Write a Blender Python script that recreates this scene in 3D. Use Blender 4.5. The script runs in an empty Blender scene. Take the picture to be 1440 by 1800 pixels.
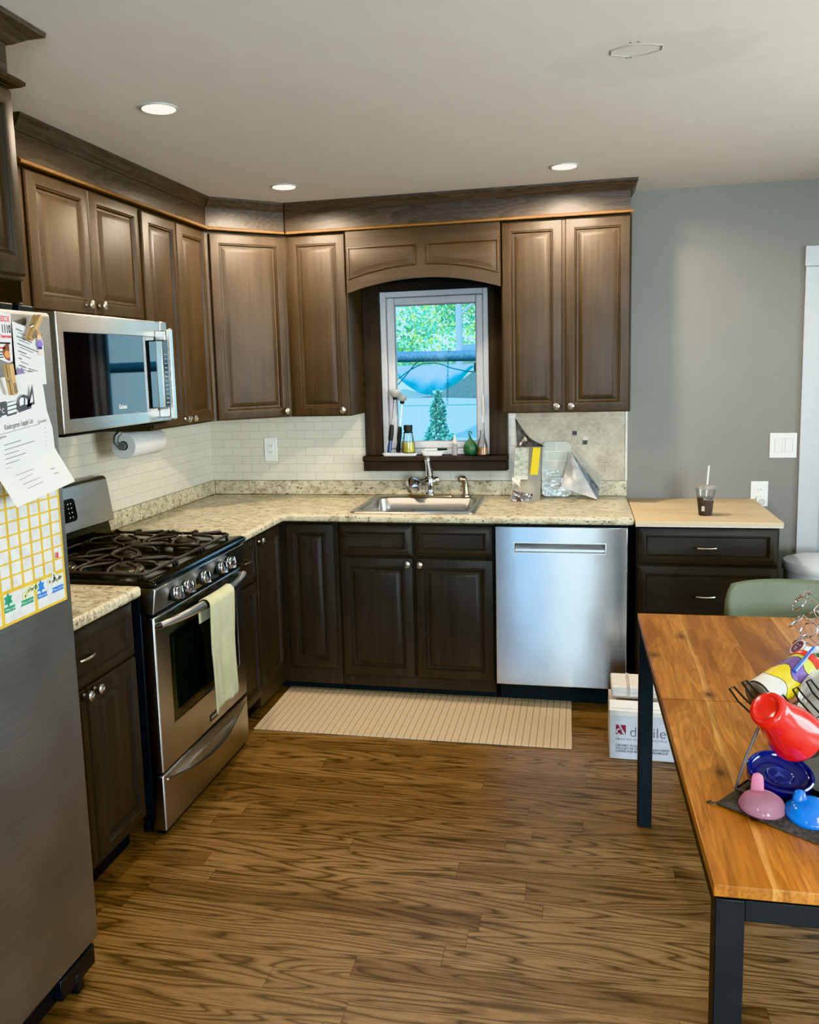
import bpy, math, random
from mathutils import Matrix, Vector
random.seed(7)
PI = math.pi
scene = bpy.context.scene
COL = scene.collection

# ------------------------------------------------------------------ mesh builder
EN_DOWN = 85; EN_REAR = 110; EN_W2 = 42; EN_W3 = 90; EN_W4 = 370; EN_SIDE = 240; EN_SUN = 9.0; EN_SKY = 3.2; EXPO = 0.0
def frame(o, n=(0, -1)):
    """local x = right along the face, y = into the wall, z = up; n = outward normal of the face"""
    l = math.hypot(*n); nx, ny = n[0]/l, n[1]/l
    return Matrix(((-ny, -nx, 0, o[0]), (nx, -ny, 0, o[1]), (0, 0, 1, o[2]), (0, 0, 0, 1)))

def aim(o, d, up=(0, 0, 1)):
    """local z along d"""
    z = Vector(d).normalized(); u = Vector(up)
    if abs(z.dot(u)) > .98: u = Vector((1, 0, 0))
    x = u.cross(z).normalized(); y = z.cross(x)
    return Matrix(((x.x, y.x, z.x, o[0]), (x.y, y.y, z.y, o[1]), (x.z, y.z, z.z, o[2]), (0, 0, 0, 1)))

def T(x, y, z): return Matrix.Translation((x, y, z))
def RZ(a): return Matrix.Rotation(a, 4, 'Z')
def RX(a): return Matrix.Rotation(a, 4, 'X')
def RY(a): return Matrix.Rotation(a, 4, 'Y')

class MB:
    def __init__(s, M=None):
        s.v = []; s.f = []; s.mi = []; s.cur = 0; s.M = M
    def mat(s, i): s.cur = i; return s
    def add(s, vs, fs):
        b = len(s.v)
        for p in vs:
            p = Vector(p)
            s.v.append(s.M @ p if s.M is not None else p)
        for f in fs:
            s.f.append(tuple(b+i for i in f)); s.mi.append(s.cur)
        return s
    def box(s, x0, x1, y0, y1, z0, z1):
        vs = [(x, y, z) for z in (z0, z1) for y in (y0, y1) for x in (x0, x1)]
        return s.add(vs, [(0, 2, 3, 1), (4, 5, 7, 6), (0, 1, 5, 4), (2, 6, 7, 3), (0, 4, 6, 2), (1, 3, 7, 5)])
    def quad(s, a, b, c, d): return s.add([a, b, c, d], [(0, 1, 2, 3)])
    def prism(s, poly, z0, z1):
        """poly in xy, extruded in z"""
        n = len(poly)
        vs = [(x, y, z0) for x, y in poly]+[(x, y, z1) for x, y in poly]
        fs = [tuple(range(n))[::-1], tuple(range(n, 2*n))]+[(i, (i+1) % n, n+(i+1) % n, n+i) for i in range(n)]
        return s.add(vs, fs)
    def prism_y(s, poly, y0, y1):
        """poly in xz, extruded along y"""
        n = len(poly)
        vs = [(x, y0, z) for x, z in poly]+[(x, y1, z) for x, z in poly]
        fs = [tuple(range(n)), tuple(range(n, 2*n))[::-1]]+[(i, n+i, n+(i+1) % n, (i+1) % n) for i in range(n)]
        return s.add(vs, fs)
    def sweep_x(s, poly, x0, x1, m0=0, m1=0):
        """poly in (y,z) extruded along x; m0/m1: mitre slope (x shift per unit of -y)"""
        n = len(poly)
        vs = [(x0-m0*(-y), y, z) for y, z in poly]+[(x1+m1*(-y), y, z) for y, z in poly]
        fs = [tuple(range(n))[::-1], tuple(range(n, 2*n))]+[(i, (i+1) % n, n+(i+1) % n, n+i) for i in range(n)]
        return s.add(vs, fs)
    def lathe(s, prof, M=None, seg=24, sx=1, sy=1):
        vs = []; fs = []; n = len(prof)
        for k in range(seg):
            a = 2*PI*k/seg; c, si = math.cos(a)*sx, math.sin(a)*sy
            for r, z in prof:
                p = Vector((r*c, r*si, z)); vs.append(M @ p if M is not None else p)
        for k in range(seg):
            k2 = (k+1) % seg
            for i in range(n-1):
                fs.append((k*n+i, k2*n+i, k2*n+i+1, k*n+i+1))
        if prof[0][0] > 1e-6: fs.append(tuple(k*n for k in range(seg))[::-1])
        if prof[-1][0] > 1e-6: fs.append(tuple(k*n+n-1 for k in range(seg)))
        return s.add(vs, fs)
    def shell(s, prof, M=None, seg=24, sx=1, sy=1):
        """open lathe without end caps"""
        vs = []; fs = []; n = len(prof)
        for k in range(seg):
            a = 2*PI*k/seg; c, si = math.cos(a)*sx, math.sin(a)*sy
            for r, z in prof:
                p = Vector((r*c, r*si, z)); vs.append(M @ p if M is not None else p)
        for k in range(seg):
            k2 = (k+1) % seg
            for i in range(n-1):
                fs.append((k*n+i, k2*n+i, k2*n+i+1, k*n+i+1))
        return s.add(vs, fs)
    def tube(s, pts, r, seg=8, closed=False):
        pts = [Vector(p) for p in pts]; n = len(pts)
        rs = r if isinstance(r, (list, tuple)) else [r]*n
        tan = []
        for i in range(n):
            a = pts[(i-1) % n] if (closed or i > 0) else pts[i]
            b = pts[(i+1) % n] if (closed or i < n-1) else pts[i]
            tan.append((b-a).normalized())
        u = Vector((0, 0, 1)) if abs(tan[0].z) < .9 else Vector((1, 0, 0))
        nrm = (u-tan[0]*u.dot(tan[0])).normalized()
        vs = []
        for i in range(n):
            nrm = (nrm-tan[i]*nrm.dot(tan[i])).normalized()
            b = tan[i].cross(nrm)
            for k in range(seg):
                a = 2*PI*k/seg
                vs.append(pts[i]+(nrm*math.cos(a)+b*math.sin(a))*rs[i])
        fs = []
        for i in range(n if closed else n-1):
            j = (i+1) % n
            for k in range(seg):
                k2 = (k+1) % seg
                fs.append((i*seg+k, i*seg+k2, j*seg+k2, j*seg+k))
        if not closed:
            fs.append(tuple(range(seg))[::-1]); fs.append(tuple((n-1)*seg+k for k in range(seg)))
        return s.add(vs, fs)
    def ball(s, c, r, seg=16, ring=10, sz=(1, 1, 1)):
        prof = [(r*math.sin(PI*i/ring), -r*math.cos(PI*i/ring)) for i in range(ring+1)]
        prof[0] = (0, -r); prof[-1] = (0, r)
        M = T(*c) @ Matrix.Diagonal((sz[0], sz[1], sz[2], 1))
        return s.lathe(prof, M, seg)
    def rings(s, x0, x1, z0, z1, rg, cap=True):
        """nested rectangles on a face: (inset, y)"""
        vs = []; fs = []
        for i, y in rg:
            vs += [(x0+i, y, z0+i), (x1-i, y, z0+i), (x1-i, y, z1-i), (x0+i, y, z1-i)]
        for k in range(len(rg)-1):
            for j in range(4):
                fs.append((4*k+j, 4*k+(j+1) % 4, 4*k+4+(j+1) % 4, 4*k+4+j))
        if cap:
            k = len(rg)-1; fs.append((4*k, 4*k+1, 4*k+2, 4*k+3))
        return s.add(vs, fs)
    def grid(s, fn, nu, nv):
        vs = [fn(i/nu, j/nv) for j in range(nv+1) for i in range(nu+1)]
        fs = [(j*(nu+1)+i, j*(nu+1)+i+1, (j+1)*(nu+1)+i+1, (j+1)*(nu+1)+i) for j in range(nv) for i in range(nu)]
        return s.add(vs, fs)
    def slab(s, xs, ys, keep, z0, z1):
        """grid cells (i,j) with keep() extruded between z0 and z1, shared vertices"""
        idx = {}; vs = []; fs = []
        def V(i, j, t):
            k = (i, j, t)
            if k not in idx: idx[k] = len(vs); vs.append((xs[i], ys[j], z1 if t else z0))
            return idx[k]
        nx, ny = len(xs)-1, len(ys)-1
        K = lambda i, j: 0 <= i < nx and 0 <= j < ny and keep(i, j)
        for i in range(nx):
            for j in range(ny):
                if not K(i, j): continue
                fs.append((V(i, j, 1), V(i+1, j, 1), V(i+1, j+1, 1), V(i, j+1, 1)))
                fs.append((V(i, j, 0), V(i, j+1, 0), V(i+1, j+1, 0), V(i+1, j, 0)))
                if not K(i, j-1): fs.append((V(i, j, 0), V(i+1, j, 0), V(i+1, j, 1), V(i, j, 1)))
                if not K(i, j+1): fs.append((V(i+1, j+1, 0), V(i, j+1, 0), V(i, j+1, 1), V(i+1, j+1, 1)))
                if not K(i-1, j): fs.append((V(i, j+1, 0), V(i, j, 0), V(i, j, 1), V(i, j+1, 1)))
                if not K(i+1, j): fs.append((V(i+1, j, 0), V(i+1, j+1, 0), V(i+1, j+1, 1), V(i+1, j, 1)))
        return s.add(vs, fs)
    def text(s, body, size, M, align='LEFT', bold=0, ext=.0002):
        cu = bpy.data.curves.new('lettering', 'FONT'); cu.body = body; cu.size = size; cu.align_x = align
        cu.extrude = ext; cu.offset = bold; cu.resolution_u = 3
        o = bpy.data.objects.new('lettering', cu); COL.objects.link(o)
        me = bpy.data.meshes.new_from_object(o.evaluated_get(bpy.context.evaluated_depsgraph_get()))
        s.add([M @ v.co for v in me.vertices], [tuple(p.vertices) for p in me.polygons])
        bpy.data.objects.remove(o); bpy.data.curves.remove(cu); bpy.data.meshes.remove(me)
        return s
    def build(s, name, mats, parent=None, bevel=0, seg=2, smooth=True, ang=35, label=None, solid=0, subsurf=0):
        off = Vector((0, 0, 0)); p = parent
        while p is not None: off += p.location; p = p.parent
        me = bpy.data.meshes.new(name)
        me.from_pydata([v-off for v in s.v], [], s.f); me.update()
        for m in (mats if isinstance(mats, (list, tuple)) else [mats]): me.materials.append(m)
        for p_, i in zip(me.polygons, s.mi): p_.material_index = i
        if smooth:
            for p_ in me.polygons: p_.use_smooth = True
            me.set_sharp_from_angle(angle=math.radians(ang))
        o = bpy.data.objects.new(name, me); COL.objects.link(o)
        o.parent = parent
        if solid:
            m = o.modifiers.new('solid', 'SOLIDIFY'); m.thickness = solid; m.offset = 0
        if bevel:
            m = o.modifiers.new('bevel', 'BEVEL'); m.width = bevel; m.segments = seg; m.limit_method = 'ANGLE'; m.angle_limit = math.radians(40)
            m.harden_normals = False
        if subsurf:
            m = o.modifiers.new('sub', 'SUBSURF'); m.levels = subsurf; m.render_levels = subsurf
        if label: o['label'] = label
        return o

def tag(o, label, cat, group=None, kind=None):
    o['label'] = label; o['category'] = cat
    if group: o['group'] = group
    if kind: o['kind'] = kind
    return o
def thing(name, label, cat, loc, group=None):
    o = bpy.data.objects.new(name, None); COL.objects.link(o); o.location = loc; o.empty_display_size = .05
    return tag(o, label, cat, group)
def struct(o):
    o['kind'] = 'structure'; return o
def dup(root, loc, label=None):
    r = root.copy(); COL.objects.link(r); r.location = loc
    if label: r['label'] = label
    for ch in list(root.children):
        c = ch.copy(); COL.objects.link(c); c.parent = r
        for g in ch.children:
            d = g.copy(); COL.objects.link(d); d.parent = c
    return r

# ------------------------------------------------------------------ materials
class NT:
    def __init__(s, name):
        s.m = bpy.data.materials.new(name); s.m.use_nodes = True
        s.t = s.m.node_tree; s.t.nodes.clear()
        s.out = s.t.nodes.new('ShaderNodeOutputMaterial')
        s.b = s.t.nodes.new('ShaderNodeBsdfPrincipled')
        s.t.links.new(s.b.outputs[0], s.out.inputs[0])
    def n(s, typ, **kw):
        nd = s.t.nodes.new('ShaderNode'+typ)
        ins = kw.pop('ins', {})
        for k, v in kw.items(): setattr(nd, k, v)
        for k, v in ins.items(): s.set(nd, k, v)
        return nd
    def set(s, nd, k, v):
        i = nd.inputs[k]
        if isinstance(v, bpy.types.NodeSocket): s.t.links.new(v, i)
        elif isinstance(v, bpy.types.Node): s.t.links.new(v.outputs[0], i)
        else: i.default_value = v
    def math(s, op, a, b=0.0, c=None):
        nd = s.n('Math', operation=op); s.set(nd, 0, a); s.set(nd, 1, b)
        if c is not None: s.set(nd, 2, c)
        return nd.outputs[0]
    def ramp(s, fac, stops, interp='LINEAR'):
        nd = s.n('ValToRGB'); cr = nd.color_ramp; cr.interpolation = interp
        while len(cr.elements) < len(stops): cr.elements.new(.5)
        for e, (p, c) in zip(cr.elements, stops):
            e.position = p; e.color = (*c, 1) if len(c) == 3 else c
        s.set(nd, 0, fac); return nd.outputs[0]
    def mix(s, fac, a, b, blend='MIX'):
        nd = s.n('Mix', data_type='RGBA', blend_type=blend)
        for k, v in ((0, fac), (6, a), (7, b)):
            if isinstance(v, tuple) and len(v) == 3: v = (*v, 1)
            s.set(nd, k, v)
        return nd.outputs[2]
    def coord(s, scale=(1, 1, 1), rot=(0, 0, 0), src='Object'):
        tc = s.n('TexCoord'); mp = s.n('Mapping')
        s.t.links.new(tc.outputs[src], mp.inputs[0]); mp.inputs['Scale'].default_value = scale; mp.inputs['Rotation'].default_value = rot
        return mp.outputs[0]
    def noise(s, vec, scale=5, detail=2, rough=.5, dist=0):
        nd = s.n('TexNoise', ins={'Scale': scale, 'Detail': detail, 'Roughness': rough, 'Distortion': dist})
        s.set(nd, 'Vector', vec); return nd.outputs[0]
    def bump(s, h, strength=.2, dist=.002):
        nd = s.n('Bump', ins={'Strength': strength, 'Distance': dist}); s.set(nd, 'Height', h)
        s.set(s.b, 'Normal', nd.outputs[0])
    def p(s, **kw):
        names = {'col': 'Base Color', 'rough': 'Roughness', 'metal': 'Metallic', 'spec': 'Specular IOR Level', 'trans': 'Transmission Weight',
                 'ior': 'IOR', 'alpha': 'Alpha', 'coat': 'Coat Weight', 'coatr': 'Coat Roughness', 'sheen': 'Sheen Weight', 'aniso': 'Anisotropic', 'anrot': 'Anisotropic Rotation',
                 'em': 'Emission Color', 'ems': 'Emission Strength', 'sss': 'Subsurface Weight', 'tan': 'Tangent'}
        for k, v in kw.items():
            if isinstance(v, tuple) and len(v) == 3: v = (*v, 1)
            s.set(s.b, names[k], v)
        return s
_cache = {}
def srgb(r, g, b):
    f = lambda c: (c/255/12.92) if c/255 <= .04045 else ((c/255+.055)/1.055)**2.4
    return (f(r), f(g), f(b))
def simple(name, col, rough=.5, metal=0, var=.12, vscale=30, **kw):
    """plain surface with slight procedural mottling"""
    if name in _cache: return _cache[name]
    t = NT(name); v = t.coord()
    n = t.noise(v, vscale, 3)
    c0 = tuple(c*(1-var) for c in col); c1 = tuple(min(1, c*(1+var)) for c in col)
    t.p(col=t.ramp(n, [(.3, c0), (.7, c1)]), rough=rough, metal=metal, **kw)
    _cache[name] = t.m; return t.m

def cab_wood(name, axis, dark, light, rough=.34):
    """stained maple/oak; grain runs along axis"""
    t = NT(name)
    sc = {'z': (38, 38, 1.6), 'x': (1.6, 38, 38), 'y': (38, 1.6, 38)}[axis]
    v = t.coord(sc); n = t.noise(v, 1, 4, .6, .3)
    v2 = t.coord((3, 3, 2)); n2 = t.noise(v2, 1.6, 2)
    v3 = t.coord({'z': (200, 200, 5), 'x': (5, 200, 200), 'y': (200, 5, 200)}[axis]); n3 = t.noise(v3, 1, 2)
    f = t.math('ADD', t.math('MULTIPLY', n, .45), t.math('ADD', t.math('MULTIPLY', n2, .4), t.math('MULTIPLY', n3, .15)))
    t.p(col=t.ramp(f, [(.33, dark), (.66, light)]), rough=t.math('ADD', t.math('MULTIPLY', n, .15), rough+.02), spec=.26)
    t.bump(n3, .12, .001)
    return t.m
def oak_wood(name, vec_scale, dark, light):
    """open grain with arched figure, for the fascia boards"""
    t = NT(name)
    v = t.coord(vec_scale); n = t.noise(v, 1, 2, .5, .2)
    bands = t.math('FRACT', t.math('MULTIPLY', n, 11))
    v3 = t.coord(tuple(k*9 for k in vec_scale)); n3 = t.noise(v3, 2, 2)
    f = t.math('ADD', t.math('MULTIPLY', bands, .30), t.math('MULTIPLY', n3, .70))
    t.p(col=t.ramp(f, [(.2, dark), (.8, light)]), rough=.40, spec=.35)
    t.bump(bands, .12, .0008)
    return t.m

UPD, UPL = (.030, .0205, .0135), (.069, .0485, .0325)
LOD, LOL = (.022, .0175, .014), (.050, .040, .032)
M_upz = cab_wood('stained_cabinet_wood_upright', 'z', UPD, UPL)
M_upx = cab_wood('stained_cabinet_wood_across', 'x', UPD, UPL)
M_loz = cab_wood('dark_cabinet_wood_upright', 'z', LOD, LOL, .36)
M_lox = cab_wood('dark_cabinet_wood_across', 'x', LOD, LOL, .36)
M_fasx = oak_wood('fascia_oak_along_x', (1.3, 9, 9), (.044, .033, .026), (.105, .080, .062))
M_fasy = oak_wood('fascia_oak_along_y', (9, 1.3, 9), (.044, .034, .028), (.100, .078, .062))
M_rail = cab_wood('lit_brown_rail_wood', 'x', (.13, .066, .028), (.25, .14, .066), .36)  # brighter than the cabinets: lamplight on the rail is in its colour
M_cas = cab_wood('dark_casing_wood', 'z', (.018, .013, .011), (.070, .050, .037), .5)
M_casx = cab_wood('dark_casing_wood_across', 'x', (.015, .011, .009), (.042, .030, .023), .45)
M_black = simple('matt_black', (.006, .006, .007), .6)
M_blackgloss = simple('black_gloss_enamel', (.006, .006, .006), .12, spec=.6)
M_iron = simple('cast_iron_grate', (.032, .025, .021), .5, vscale=80)
M_chrome = simple('polished_chrome', (.75, .75, .77), .07, 1, .04)
M_nickel = simple('satin_nickel', (.62, .60, .56), .26, 1, .06)
M_bronze = simple('brushed_bronze_nickel', (.33, .27, .21), .3, 1, .1)
M_white = simple('white_satin_paint', (.50, .51, .52), .4, var=.03)
M_vinyl = simple('white_vinyl', (.50, .51, .53), .32, var=.02)
M_plastic = simple('white_plastic', (.80, .79, .75), .35, var=.02)
M_paper = simple('white_paper', (.64, .625, .605), .75, var=.03, vscale=12)
M_ink = simple('black_ink', (.03, .03, .035), .8)
M_grayink = simple('grey_ink', (.16, .16, .17), .8)
M_red = simple('red_ink', (.62, .05, .06), .7)
M_darksteel = simple('powder_coated_steel', (.018, .0185, .020), .5, spec=.3)

def steel(name, col, rough, axis='z', an=.85, rot=.25):
    t = NT(name)
    sc = {'z': (500, 500, 2), 'y': (500, 3, 500), 'x': (3, 500, 500)}[axis]
    n = t.noise(t.coord(sc), 1, 2); n2 = t.noise(t.coord((4, 4, 4)), 1.2, 3)
    c0 = tuple(c*.84 for c in col); c1 = tuple(min(1, c*1.1) for c in col)
    tg = t.n('Tangent', direction_type='RADIAL', axis='Z')
    t.p(col=t.ramp(t.math('ADD', t.math('MULTIPLY', n, .5), t.math('MULTIPLY', n2, .5)), [(.35, c0), (.65, c1)]), metal=1,
        rough=t.math('ADD', rough-.02, t.math('MULTIPLY', n2, .04)), aniso=an, anrot=rot, tan=tg.outputs[0])
    t.bump(n, .03, .0005)
    return t.m
M_steel = steel('brushed_stainless', (.56, .55, .53), .30, 'y')
M_steeldw = steel('brushed_stainless_dishwasher', (.57, .58, .59), .20, 'x', .96)
M_steelfr = steel('brushed_stainless_refrigerator', (.41, .43, .44), .38, 'y', .5)
M_sink = steel('satin_stainless_sink', (.55, .53, .49), .28, 'x', .3)

def granite():
    t = NT('cream_granite_laminate')
    v = t.coord((1, 1, 1)); vs = t.coord((1, 1.6, 1.6), (0, 0, .5))
    n1 = t.noise(vs, 16, 4, .65, .8); n2 = t.noise(vs, 55, 3, .6, .6); n3 = t.noise(vs, 120, 2, .5)
    base = t.ramp(n1, [(.30, (.27, .215, .135)), (.46, (.49, .425, .29)), (.62, (.63, .565, .41))])
    spk = t.ramp(n2, [(.36, (1, 1, 1)), (.43, (0, 0, 0))])
    spk2 = t.ramp(t.math('ADD', t.math('MULTIPLY', n2, .5), t.math('MULTIPLY', n3, .5)), [(.60, (0, 0, 0)), (.66, (1, 1, 1))])
    c = t.mix(t.math('MULTIPLY', spk, .85), base, (.10, .075, .05))
    c = t.mix(t.math('MULTIPLY', spk2, .7), c, (.78, .73, .60))
    t.p(col=c, rough=.22, spec=.5)
    return t.m
M_gran = granite()

def subway(name, along):
    t = NT(name); tc = t.n('TexCoord'); sp = t.n('SeparateXYZ'); t.t.links.new(tc.outputs['Object'], sp.inputs[0])
    cb = t.n('CombineXYZ'); t.t.links.new(sp.outputs[along], cb.inputs[0])
    t.set(cb, 1, t.math('SUBTRACT', sp.outputs[2], .992))
    br = t.n('TexBrick', offset=.5, ins={'Color1': (.66, .625, .525, 1), 'Color2': (.63, .595, .495, 1), 'Mortar': (.40, .37, .30, 1), 'Scale': 1, 'Mortar Size': .0011,
                                         'Mortar Smooth': .2, 'Bias': 0, 'Brick Width': .1085, 'Row Height': .0468})
    t.set(br, 'Vector', cb.outputs[0])
    t.p(col=br.outputs[0], rough=t.math('ADD', .16, t.math('MULTIPLY', br.outputs['Fac'], .5)))
    t.bump(t.math('SUBTRACT', 1, br.outputs['Fac']), .35, .0012)
    return t.m
M_subx = subway('white_subway_tile_back', 0); M_suby = subway('white_subway_tile_left', 1)

def oldtile():
    t = NT('tumbled_stone_tile'); tc = t.n('TexCoord'); sp = t.n('SeparateXYZ'); t.t.links.new(tc.outputs['Object'], sp.inputs[0])
    X = t.math('SUBTRACT', sp.outputs[0], 2.0145); Z = t.math('SUBTRACT', sp.outputs[2], 1.2)
    v = t.coord(); n = t.noise(v, 9, 5, .65); n2 = t.noise(v, 60, 3)
    col = t.ramp(t.math('ADD', t.math('MULTIPLY', n, .7), t.math('MULTIPLY', n2, .3)), [(.32, (.33, .275, .195)), (.5, (.45, .385, .285)), (.66, (.54, .48, .37))])
    def line(f, w=.015):  # distance to nearest integer < w
        a = t.math('ABSOLUTE', t.math('SUBTRACT', t.math('FRACT', f), .5)); return t.math('GREATER_THAN', a, .5-w)
    d = .150
    g1 = line(t.math('MULTIPLY', t.math('ADD', X, Z), 1/d)); g2 = line(t.math('MULTIPLY', t.math('SUBTRACT', X, Z), 1/d))
    diag = t.math('MAXIMUM', g1, g2)
    top = t.math('GREATER_THAN', sp.outputs[2], 1.322); bot = t.math('LESS_THAN', sp.outputs[2], 1.080)
    edge = t.math('MAXIMUM', top, bot)
    vline = line(t.math('MULTIPLY', X, 1/.16), .012)
    hl = t.math('MAXIMUM', t.math('LESS_THAN', t.math('ABSOLUTE', t.math('SUBTRACT', sp.outputs[2], 1.322)), .002), t.math('LESS_THAN', t.math('ABSOLUTE', t.math('SUBTRACT', sp.outputs[2], 1.080)), .002))
    g = t.math('MAXIMUM', hl, t.math('ADD', t.math('MULTIPLY', edge, vline), t.math('MULTIPLY', t.math('SUBTRACT', 1, edge), diag)))
    t.p(col=t.mix(t.math('MULTIPLY', g, .38), col, (.60, .54, .43)), rough=.5)
    t.bump(t.math('SUBTRACT', n2, g), .25, .0015)
    return t.m
M_oldtile = oldtile()

def floor_mat():
    t = NT('oak_strip_floor'); tc = t.n('TexCoord'); sp = t.n('SeparateXYZ'); t.t.links.new(tc.outputs['Object'], sp.inputs[0])
    X, Y = sp.outputs[0], sp.outputs[1]; W = .0825; L = 1.05
    row = t.math('FLOOR', t.math('DIVIDE', Y, W)); fy = t.math('FRACT', t.math('DIVIDE', Y, W))
    wn = t.n('TexWhiteNoise', noise_dimensions='1D'); t.set(wn, 'W', row)
    xo = t.math('DIVIDE', t.math('ADD', X, t.math('MULTIPLY', wn.outputs[0], 7.3)), L)
    colm = t.math('FLOOR', xo); fx = t.math('FRACT', xo)
    cid = t.n('CombineXYZ'); t.set(cid, 0, row); t.set(cid, 1, colm)
    w2 = t.n('TexWhiteNoise', noise_dimensions='2D'); t.set(w2, 'Vector', cid.outputs[0])
    gv = t.n('CombineXYZ'); t.set(gv, 0, t.math('MULTIPLY', X, 1.15)); t.set(gv, 1, t.math('MULTIPLY', Y, 12)); t.set(gv, 2, t.math('MULTIPLY', w2.outputs[0], 60))
    n = t.noise(gv.outputs[0], 1, 1.5, .45, .35)
    rings = t.math('FRACT', t.math('MULTIPLY', n, 13))
    dk = t.ramp(rings, [(.0, (1, 1, 1)), (.12, (.6, .6, .6)), (.30, (.1, .1, .1)), (.66, (0, 0, 0)), (.93, (.45, .45, .45)), (1, (1, 1, 1))])
    fv = t.n('CombineXYZ'); t.set(fv, 0, t.math('MULTIPLY', X, 14)); t.set(fv, 1, t.math('MULTIPLY', Y, 260)); t.set(fv, 2, w2.outputs[0])
    n3 = t.noise(fv.outputs[0], 1, 2, .6)
    tone = t.ramp(w2.outputs[0], [(0, (.165, .094, .043)), (.35, (.225, .131, .061)), (.7, (.285, .170, .081)), (1, (.188, .106, .050))])
    c = t.mix(t.math('MULTIPLY', dk, .90), tone, (.027, .0145, .0065))
    c = t.mix(t.ramp(n3, [(.48, (0, 0, 0)), (.62, (.4, .4, .4))]), c, (.055, .030, .014))
    gap = t.math('MAXIMUM', t.math('LESS_THAN', fy, .014), t.math('LESS_THAN', fx, .0014))
    c = t.mix(t.math('MULTIPLY', gap, .75), c, (.025, .014, .007))
    t.p(col=c, rough=t.math('ADD', .33, t.math('MULTIPLY', n3, .16)), spec=.40)
    t.bump(t.math('SUBTRACT', t.math('MULTIPLY', n3, .25), gap), .15, .001)
    return t.m
M_floor = floor_mat()

def table_mat():
    t = NT('acacia_table_wood'); tc = t.n('TexCoord'); sp = t.n('SeparateXYZ'); t.t.links.new(tc.outputs['Object'], sp.inputs[0])
    X, Y = sp.outputs[0], sp.outputs[1]; W = .148
    xs = t.math('DIVIDE', t.math('ADD', X, t.math('MULTIPLY', t.noise(t.coord((1, .8, 1)), 2.0, 1), .05)), W)
    row = t.math('FLOOR', xs); fx = t.math('FRACT', xs)
    cid = t.n('CombineXYZ'); t.set(cid, 0, row); t.set(cid, 1, t.math('FLOOR', t.math('DIVIDE', t.math('ADD', Y, .765), 5)))
    w2 = t.n('TexWhiteNoise', noise_dimensions='2D'); t.set(w2, 'Vector', cid.outputs[0])
    gv = t.n('CombineXYZ'); t.set(gv, 0, t.math('MULTIPLY', X, 13)); t.set(gv, 1, t.math('MULTIPLY', Y, 1.5)); t.set(gv, 2, t.math('MULTIPLY', w2.outputs[0], 40))
    n = t.noise(gv.outputs[0], 1, 2, .5, .5)
    bands = t.math('FRACT', t.math('MULTIPLY', n, 13))
    fine = t.noise(t.coord((150, 6, 150)), 1, 4, .6)
    tone = t.ramp(n, [(.30, (.26, .085, .017)), (.43, (.48, .185, .034)), (.56, (.60, .26, .055)), (.70, (.42, .145, .028))])
    shade = t.ramp(w2.outputs[0], [(0, (.72, .66, .62)), (.5, (1, 1, 1)), (1, (.84, .78, .70))])
    c = t.mix(1.0, tone, shade, 'MULTIPLY')
    c = t.mix(t.ramp(bands, [(0, (.62, .62, .62)), (.10, (.16, .16, .16)), (.3, (0, 0, 0)), (1, (.34, .34, .34))]), c, (.15, .05, .012))
    sap = t.ramp(fx, [(.0, (.75, .75, .75)), (.05, (.5, .5, .5)), (.10, (0, 0, 0))])
    c = t.mix(t.math('MULTIPLY', sap, t.ramp(w2.outputs[0], [(.4, (0, 0, 0)), (.5, (1, 1, 1))])), c, (.66, .36, .11))
    vo = t.n('TexVoronoi', voronoi_dimensions='2D', ins={'Scale': 1.0, 'Randomness': 1.0}); t.set(vo, 'Vector', t.coord((5.2, 3.0, 1)))
    kn = t.ramp(vo.outputs['Distance'], [(.025, (.95, .95, .95)), (.05, (.5, .5, .5)), (.13, (0, 0, 0))])
    c = t.mix(kn, c, (.055, .02, .008))
    c = t.mix(t.ramp(fine, [(.40, (0, 0, 0)), (.68, (.6, .6, .6))]), c, (.17, .06, .014))
    t.p(col=c, rough=.30, spec=.5)
    t.bump(fine, .06, .0006)
    return t.m
M_table = table_mat()

def wall_paint():
    t = NT('grey_wall_paint'); n = t.noise(t.coord(), 2.2, 3); n2 = t.noise(t.coord(), 160, 2)
    t.p(col=t.ramp(n, [(.35, (.200, .187, .163)), (.65, (.219, .205, .179))]), rough=.52); t.bump(n2, .05, .0008); return t.m
M_wall = wall_paint()
def ceil_paint():
    t = NT('flat_ceiling_paint'); tc = t.n('TexCoord'); sp = t.n('SeparateXYZ'); t.t.links.new(tc.outputs['Object'], sp.inputs[0])
    dx = t.math('DIVIDE', t.math('SUBTRACT', sp.outputs[0], 2.24), .30); dy = t.math('DIVIDE', t.math('SUBTRACT', sp.outputs[1], -1.93), .20)
    r = t.math('SQRT', t.math('ADD', t.math('MULTIPLY', dx, dx), t.math('MULTIPLY', dy, dy)))
    n = t.noise(t.coord(), 9, 3); n2 = t.noise(t.coord(), 90, 2)
    r = t.math('ADD', r, t.math('MULTIPLY', t.math('SUBTRACT', n, .5), .9))
    f = t.ramp(r, [(.85, (1, 1, 1)), (1.0, (0, 0, 0))])
    base = t.ramp(n, [(.3, (.80, .75, .685)), (.7, (.82, .775, .71))])
    t.p(col=t.mix(t.math('MULTIPLY', f, .38), base, (.70, .67, .61)), rough=.8); t.bump(n2, .06, .001); return t.m
M_ceil = ceil_paint()

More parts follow.
